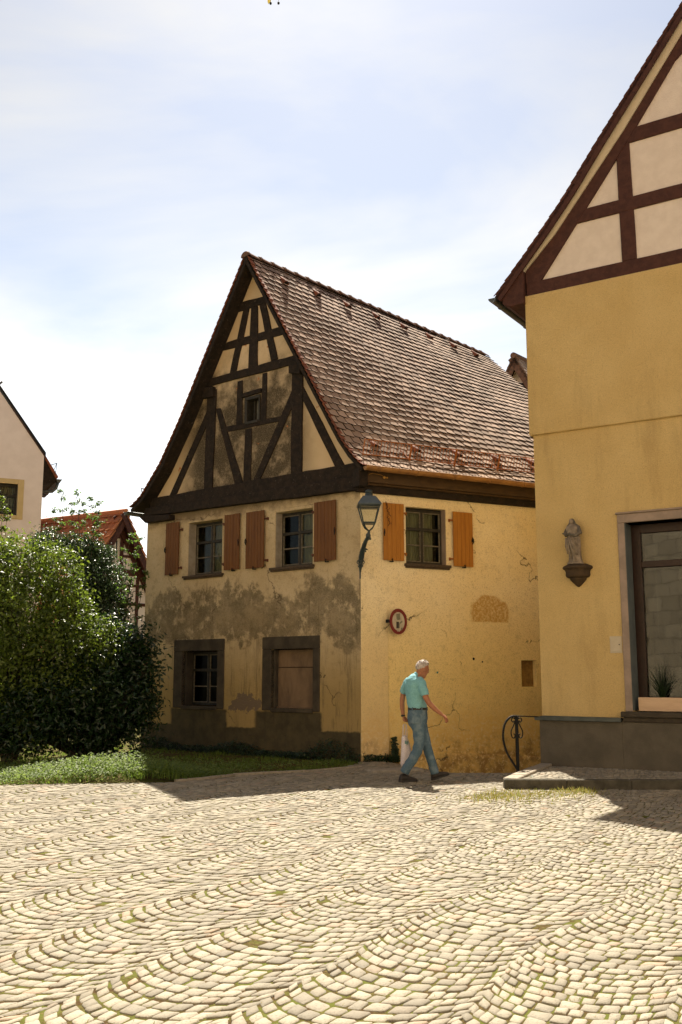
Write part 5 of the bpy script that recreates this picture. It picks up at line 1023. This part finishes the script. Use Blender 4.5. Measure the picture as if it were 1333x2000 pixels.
# ---------------- carried bag ----------------
n = NT('white_net_fabric'); v = n.voro(95, 'DISTANCE_TO_EDGE'); n.bump(n.noise(26, 4, .6), .8, .02); M['bag'] = n.out(n.mix(n.ss(v, .05, .18), (.74, .66, .66), (.50, .44, .45)), .7, .3)
bag = thing('net_bag', 'white drawstring net bag with a small green print, held by the walking man', 'bag', tuple(W(400, 1400, .15)))
mb = MB(); R = []
for y, xl, xr, d in ((1185, 372, 425, .02), (1210, 352, 432, .035), (1290, 346, 462, .05), (1380, 340, 480, .06), (1470, 336, 488, .065), (1550, 332, 470, .06), (1600, 332, 440, .045), (1625, 345, 410, .02)):
    c = (xl + xr) / 2; rx = (xr - xl) / 2 * K_; R.append([W(c, y, .15) + Vector((rx * (1 + .07 * math.sin(q * 7 + y * .01)) * math.cos(q), d * (1 + .12 * math.sin(q * 5 + y)) * math.sin(q), 0)) for q in [2 * math.pi * k / 36 for k in range(36)]])
mb.rings(R); mb.build('sack', M['bag'], bag, smooth=True)
mb = MB()
for a, b_ in ((372, 362), (380, 384), (415, 402), (422, 432)): mb.tube([W(a, 1030, .15), W((a + b_) / 2, 1120, .145), W(b_, 1200, .15)], [.0055, .005, .008], 6)
mb.tube([W(372, 1030, .15), W(395, 1018, .15), W(420, 1030, .15)], .006, 6); mb.build('drawstring', M['bag'], bag, smooth=True)
mb = MB()
for k_, (xa, xb, y0, y1) in enumerate(((392, 400, 1262, 1300), (404, 412, 1250, 1300), (420, 428, 1262, 1300), (434, 442, 1258, 1292), (400, 440, 1285, 1296), (405, 436, 1306, 1312))): q = [W(xa, y1, .093 - .0), W(xb, y1, .093), W(xb, y0, .097), W(xa, y0, .097)]; mb.hexa(q + [p + Vector((0, .012, 0)) for p in q])
mb.build('green_print', simple('green_print', (.06, .22, .20), (.05, .18, .16), 9, .6), bag)
# ---------------- plants ----------------
def leaf_mesh(name, P, Nrm, Sz, mat, parent=None, asp=.5, var=None, curl=.25, dirs=None):
    P = np.asarray(P, float); n = len(P); Nrm = np.asarray(Nrm, float); Nrm /= np.linalg.norm(Nrm, axis=1, keepdims=True) + 1e-9
    t = dirs if dirs is not None else rng.normal(size=(n, 3)); t = t - (t * Nrm).sum(1, keepdims=True) * Nrm; t /= np.linalg.norm(t, axis=1, keepdims=True) + 1e-9; b = np.cross(Nrm, t); S_ = np.asarray(Sz)[:, None]
    tip = P + t * S_ - Nrm * S_ * curl; base = P; l = P + t * S_ * .45 + b * S_ * asp * .5 + Nrm * S_ * .10; r = P + t * S_ * .45 - b * S_ * asp * .5 + Nrm * S_ * .10; m = P + t * S_ * .5
    V = np.stack([base, l, tip, r, m], 1).reshape(-1, 3); off = wloc(parent) if parent else Vector((0, 0, 0)); V = V - np.array(off)
    me = bpy.data.meshes.new(name); idx = np.arange(n)[:, None] * 5
    T = np.concatenate([idx + np.array([[0, 4, 1]]), idx + np.array([[1, 4, 2]]), idx + np.array([[0, 3, 4]]), idx + np.array([[3, 2, 4]])], 1).reshape(-1)
    nf = n * 4; me.vertices.add(n * 5); me.vertices.foreach_set('co', V.reshape(-1)); me.loops.add(nf * 3); me.loops.foreach_set('vertex_index', T.astype(np.int32)); me.polygons.add(nf); me.polygons.foreach_set('loop_start', np.arange(0, nf * 3, 3, dtype=np.int32)); me.polygons.foreach_set('loop_total', np.full(nf, 3, dtype=np.int32)); me.update(); me.validate()
    at = me.attributes.new('var', 'FLOAT', 'POINT'); vv = var if var is not None else rng.random(n); at.data.foreach_set('value', np.repeat(vv, 5)); me.materials.append(mat)
    o = bpy.data.objects.new(name, me); COL.objects.link(o)
    if parent: o.parent = parent
    return o
def shrub(name, label, base, blobs, nleaf, size, mat, asp=.5, up=.5, twig=True, clump=.10, group=None, hang=0.0):
    root = thing(name, label, 'shrub' if name != 'sapling' else 'sapling', base, group); P = []; N_ = []; Sz = []; Vv = []
    vol = np.array([b[3] ** 2 for b in blobs]); vol = vol / vol.sum(); mb = MB(); base = Vector(base)
    for (bx, by, bz, r), q in zip(blobs, vol):
        k = int(nleaf * q); kc = max(6, int(k / 14)); d = rng.normal(size=(kc, 3)); d /= np.linalg.norm(d, axis=1, keepdims=True); rad = r * (rng.random(kc) ** .28) * rng.uniform(.82, 1.18, kc)
        c = np.array([bx, by, bz]) + d * rad[:, None]; c[:, 2] = np.maximum(c[:, 2], .08); ci = rng.integers(0, kc, k); cs = clump * rng.uniform(.6, 1.5, kc)
        p = c[ci] + rng.normal(size=(k, 3)) * cs[ci][:, None] * .55; P.append(p); nn = d[ci] * .5 + rng.normal(size=(k, 3)) * .75 + np.array([0, 0, up]); N_.append(nn); Sz.append(size * rng.uniform(.6, 1.25, k)); Vv.append(np.clip(rng.random(kc)[ci] * .7 + rng.random(k) * .3, 0, 1))
        if twig:
            for j in range(0, kc, max(1, kc // 12)):
                e = Vector(c[j]); m1 = base.lerp(Vector((bx, by, bz)), .6); mb.tube([base + Vector((random.uniform(-.1, .1), random.uniform(-.1, .1), -.05)), m1 + Vector((random.uniform(-.1, .1), 0, 0)), Vector((bx, by, bz)).lerp(e, .4), e], [.022, .016, .009, .003], 5)
    leaf_mesh('foliage', np.concatenate(P), np.concatenate(N_), np.concatenate(Sz), mat, root, asp, np.concatenate(Vv))
    if twig: mb.build('stem', M['bark'], root, fix=False)
    return root
shrub('shrub', 'sunlit yellow-green bush at the left edge in front of the pale house', (-5.9, 18.2, 0), [(-6.03, 18.2, 3.35, 0.66), (-5.35, 18.3, 3.41, 0.58), (-6.71, 18.5, 2.81, 0.95), (-5.69, 18.0, 2.59, 0.88), (-4.94, 18.1, 2.78, 0.51), (-5.92, 18.0, 1.68, 0.93), (-5.1, 18.0, 1.77, 0.83), (-4.45, 18.1, 2.14, 0.51), (-6.71, 18.2, 1.41, 1.12), (-5.54, 18.1, 0.87, 0.74), (-6.26, 18.4, 3.8, 0.33)], 36000, .085, M['leaf_yel'], .5, .5, clump=.16)
shrub('shrub', 'tall grey-green small-leaved bush in front of the red-roofed house', (-4.9, 20.0, 0), [(-4.89, 20.0, 3.38, 0.49), (-5.17, 20.1, 3.91, 0.35), (-4.68, 20.0, 2.82, 0.46), (-5.51, 20.2, 4.08, 0.29), (-6.12, 20.5, 4.12, 0.37), (-4.88, 20.2, 3.92, 0.23)], 20000, .06, M['leaf_grey'], .5, .3, clump=.13)
shrub('shrub', 'dark glossy laurel bush against the left end of the stained house wall', (-4.5, 18.4, 0), [(-4.28, 18.6, 1.97, 0.57), (-3.86, 18.7, 2.05, 0.37), (-3.6, 18.5, 1.69, 0.21), (-4.58, 18.2, 1.41, 0.7), (-4.06, 18.4, 1.04, 0.66), (-5.04, 17.9, 1.05, 0.64), (-5.44, 17.8, 0.79, 0.64), (-4.53, 18.1, 0.69, 0.56), (-4.07, 18.8, 1.41, 0.58), (-5.95, 17.7, 0.8, 0.55), (-3.9, 18.8, 0.66, 0.44), (-3.84, 18.9, 1.03, 0.34), (-4.36, 18.6, 0.35, 0.38)], 24000, .115, M['leaf_laurel'], .36, .55, clump=.2)
# thin sapling sticking out above the bushes
def sapling(base, tops, label, mat, size=.05):
    root = thing('sapling', label, 'sapling', base); mb = MB(); P = []; N_ = []; Sz = []; B_ = Vector(base)
    for tp in tops:
        tp = Vector(tp); mid = B_.lerp(tp, .55) + Vector((random.uniform(-.12, .12), random.uniform(-.1, .1), 0)); pts = spline([B_, mid, tp], 8); mb.tube(pts, [.016 * (1 - .85 * i / (len(pts) - 1)) for i in range(len(pts))], 5)
        for i in range(5, len(pts)):
            for s in range(3):
                a = random.uniform(0, 6.28); l = random.uniform(.12, .38) * (1.25 - i / len(pts)); e = pts[i] + Vector((math.cos(a) * l, math.sin(a) * l, l * random.uniform(.2, .8))); mb.tube([pts[i], e], [.005, .002], 4)
                for j in range(11): q = random.random(); P.append(tuple(pts[i].lerp(e, q) + Vector([random.uniform(-.03, .03) for _ in range(3)]))); N_.append((random.gauss(0, .6), random.gauss(0, .6), .8)); Sz.append(size * random.uniform(.6, 1.2))
    leaf_mesh('foliage', P, N_, Sz, mat, root, .6); mb.build('trunk', M['bark'], root, fix=False)
sapling((-4.9, 20.2, 0), [(-5.14, 20.2, 5.09), (-5.31, 20.2, 4.99), (-5.55, 20.2, 4.99), (-4.99, 20.1, 4.7), (-5.8, 20.3, 5.27), (-5.43, 20.1, 5.18), (-4.92, 20.0, 4.95), (-5.91, 20.2, 4.83)], 'spindly sapling with sparse small leaves rising above the bushes against the sky', M['leaf_sap'], .062)
sapling((-6.6, 19, 0), [(-6.57, 19.0, 4.88), (-6.45, 19.0, 4.63), (-6.72, 19.0, 5.03)], 'leafy twigs poking up before the pale house window at the left edge', M['leaf_yel'], .07)
sapling((-4.4, 19.6, 0), [(-4.01, 19.6, 4.16), (-4.08, 19.5, 3.64), (-3.82, 19.4, 3.48), (-4.21, 19.7, 4.28)], 'thin leafy shoots crossing the half-timbered gable left of the old house', M['leaf_sap'], .06)
# ---------------- grass, weeds ----------------
def blades(name, pts, hts, mat, wid=.008, lean=.5):
    n = len(pts); P = np.asarray(pts, float); a = rng.uniform(0, 6.283, n); L = np.stack([np.cos(a), np.sin(a), np.zeros(n)], 1); b = rng.uniform(0, 6.283, n); S_ = np.stack([np.cos(b), np.sin(b), np.zeros(n)], 1) * wid * rng.uniform(.6, 1.5, (n, 1)); h = np.asarray(hts)[:, None]; ln = rng.uniform(.1, lean, (n, 1)) * h
    V = np.stack([P - S_, P + S_, P + S_ * .8 + L * ln * .35 + [0, 0, 1] * h * .55, P - S_ * .8 + L * ln * .35 + [0, 0, 1] * h * .55, P + L * ln + [0, 0, 1] * h], 1).reshape(-1, 3)
    F_ = []; 
    for i in range(n): q = i * 5; F_.append((q, q + 1, q + 2, q + 3)); F_.append((q + 3, q + 2, q + 4))
    me = bpy.data.meshes.new(name); me.from_pydata(V.tolist(), [], F_); at = me.attributes.new('var', 'FLOAT', 'POINT'); at.data.foreach_set('value', np.repeat(rng.random(n), 5)); me.materials.append(mat); me.update(); o = bpy.data.objects.new(name, me); COL.objects.link(o); return o
def mound(x, y): return .20 * math.exp(-((x + 3.6) ** 2 / 1.1 + (y - 15.2) ** 2 / .5)) + .12 * math.exp(-((x + 2.75) ** 2 / .25 + (y - 15.0) ** 2 / .25))
pts = []; hts = []
while len(pts) < 30000:
    x = random.uniform(-9.5, .4); y = random.uniform(14.2, 22.5)
    if random.random() < (y - 16.5) / 9 or math.sin(x * 4.3 + 1.1 * y) * math.sin(y * 5.1 - x) > random.uniform(.25, 1.6): continue
    if not inpoly(GRASS, x, y): continue
    pts.append((x, y, -.03 + mound(x, y) * .6)); hts.append(random.uniform(.03, .13) * (1 + 1.3 * mound(x, y) / .2) * (.45 + .55 * min(1, (y - 14.2) / .7)) * (.55 + .45 * math.sin(x * 3.1 + y * 1.7) * math.sin(x * 1.3 - y * 2.9)))
o = blades('grass', pts, hts, M['grass'], .009); tag(o, 'rough green grass between the paving and the shaded wall', 'grass', kind='stuff')
P = []; N_ = []; Sz = []
while len(P) < 16000:
    x = random.gauss(-3.5, 1.2) if random.random() < .6 else random.uniform(-8, .3); y = random.uniform(14.3, 17.5)
    if not inpoly(GRASS, x, y): continue
    if y > 15.6 and random.random() < .6: continue
    P.append((x, y, random.uniform(.0, .12) + mound(x, y) * random.uniform(.4, 1.35))); N_.append((random.gauss(0, .5), random.gauss(0, .5), 1)); Sz.append(random.uniform(.02, .055))
o = leaf_mesh('weeds', P, N_, Sz, M['weed'], None, .6); tag(o, 'low broad-leaved weeds growing up through the sunlit grass', 'weeds', kind='stuff')
# nettles at the foot of the shaded wall and the corner
P = []; N_ = []; Sz = []
for _ in range(5200):
    u = random.uniform(-.7, 5.8); o_ = random.uniform(.03, .35) if u > 0 else random.uniform(.02, .12); hmax = (.10 + .14 * max(0, math.sin(u * 2.6)) + .15 * math.exp(-((u - .5) / .4) ** 2)); p = G.pt(u, 0, o_) if u > 0 else S.pt(-u, 0, o_ + .05); P.append((p.x, p.y, random.uniform(-.05, 1) * hmax)); N_.append((random.gauss(0, .5), random.gauss(-.3, .5), .8)); Sz.append(random.uniform(.03, .06))
o = leaf_mesh('wall_foot_weeds', P, N_, Sz, M['leaf_laurel'], None, .55); tag(o, 'dark weeds along the foot of the shaded wall', 'weeds', kind='stuff')
P = []; N_ = []; Sz = []
for _ in range(420):
    q = random.random(); p = S.pt(.60 + random.uniform(-.03, .10) * (1.3 - q), 0, .10); P.append((p.x, p.y, -.02 + q * .42)); N_.append((random.gauss(0, .4), random.gauss(-.5, .5), .5)); Sz.append(random.uniform(.03, .06))
o = leaf_mesh('corner_plant', P, N_, Sz, M['leaf_laurel'], None, .6); tag(o, 'small dark green plant climbing beside the corner pilaster behind the man', 'plant')
# tufts on the paving
pts = []; hts = []
for _ in range(3200):
    q = random.random(); x = 1.55 + 1.75 * q + random.gauss(0, .12); y = 12.75 + .85 * q + random.gauss(0, .16 + .22 * math.sin(q * 3.1)); pts.append((x, y, -.02)); hts.append(random.uniform(.012, .055) * (1.5 if abs(q - .28) < .06 or q > .85 else 1))
o = blades('weed_patch', pts, hts, M['dryweed'], .006); tag(o, 'yellow-green weeds sprouting between the setts before the raised pavement', 'weeds', kind='stuff')
pts = []; hts = []
for _ in range(5200):
    x = random.uniform(-6, 6); y = 4.3 + 10 * random.random() ** 1.6
    if abs(x) > .40 * y + .5 or inpoly(GRASS, x, y): continue
    if math.sin(x * 2.1 + y) + math.sin(y * 1.7 - x * 1.3) < random.uniform(-.6, 1.6): continue
    for _k in range(3): pts.append((x + random.gauss(0, .012), y + random.gauss(0, .012), -.03)); hts.append(random.uniform(.026, .042))
o = blades('joint_moss', pts, hts, M['dryweed'], .004, .8); tag(o, 'tiny moss and grass shoots in the joints of the setts', 'moss', kind='stuff')
pts = []; hts = []; P = []; N_ = []; Sz = []
for _ in range(90):
    x = 2.62 + random.gauss(0, .07); y = 14.35 + random.gauss(0, .05); P.append((x, y, random.uniform(.0, .10))); N_.append((random.gauss(0, .5), random.gauss(-.3, .5), .7)); Sz.append(random.uniform(.03, .06))
o = leaf_mesh('pavement_plant', P, N_, Sz, M['leaf_sap'], None, .45); tag(o, 'little bright green weed at the foot of the handrail', 'plant')
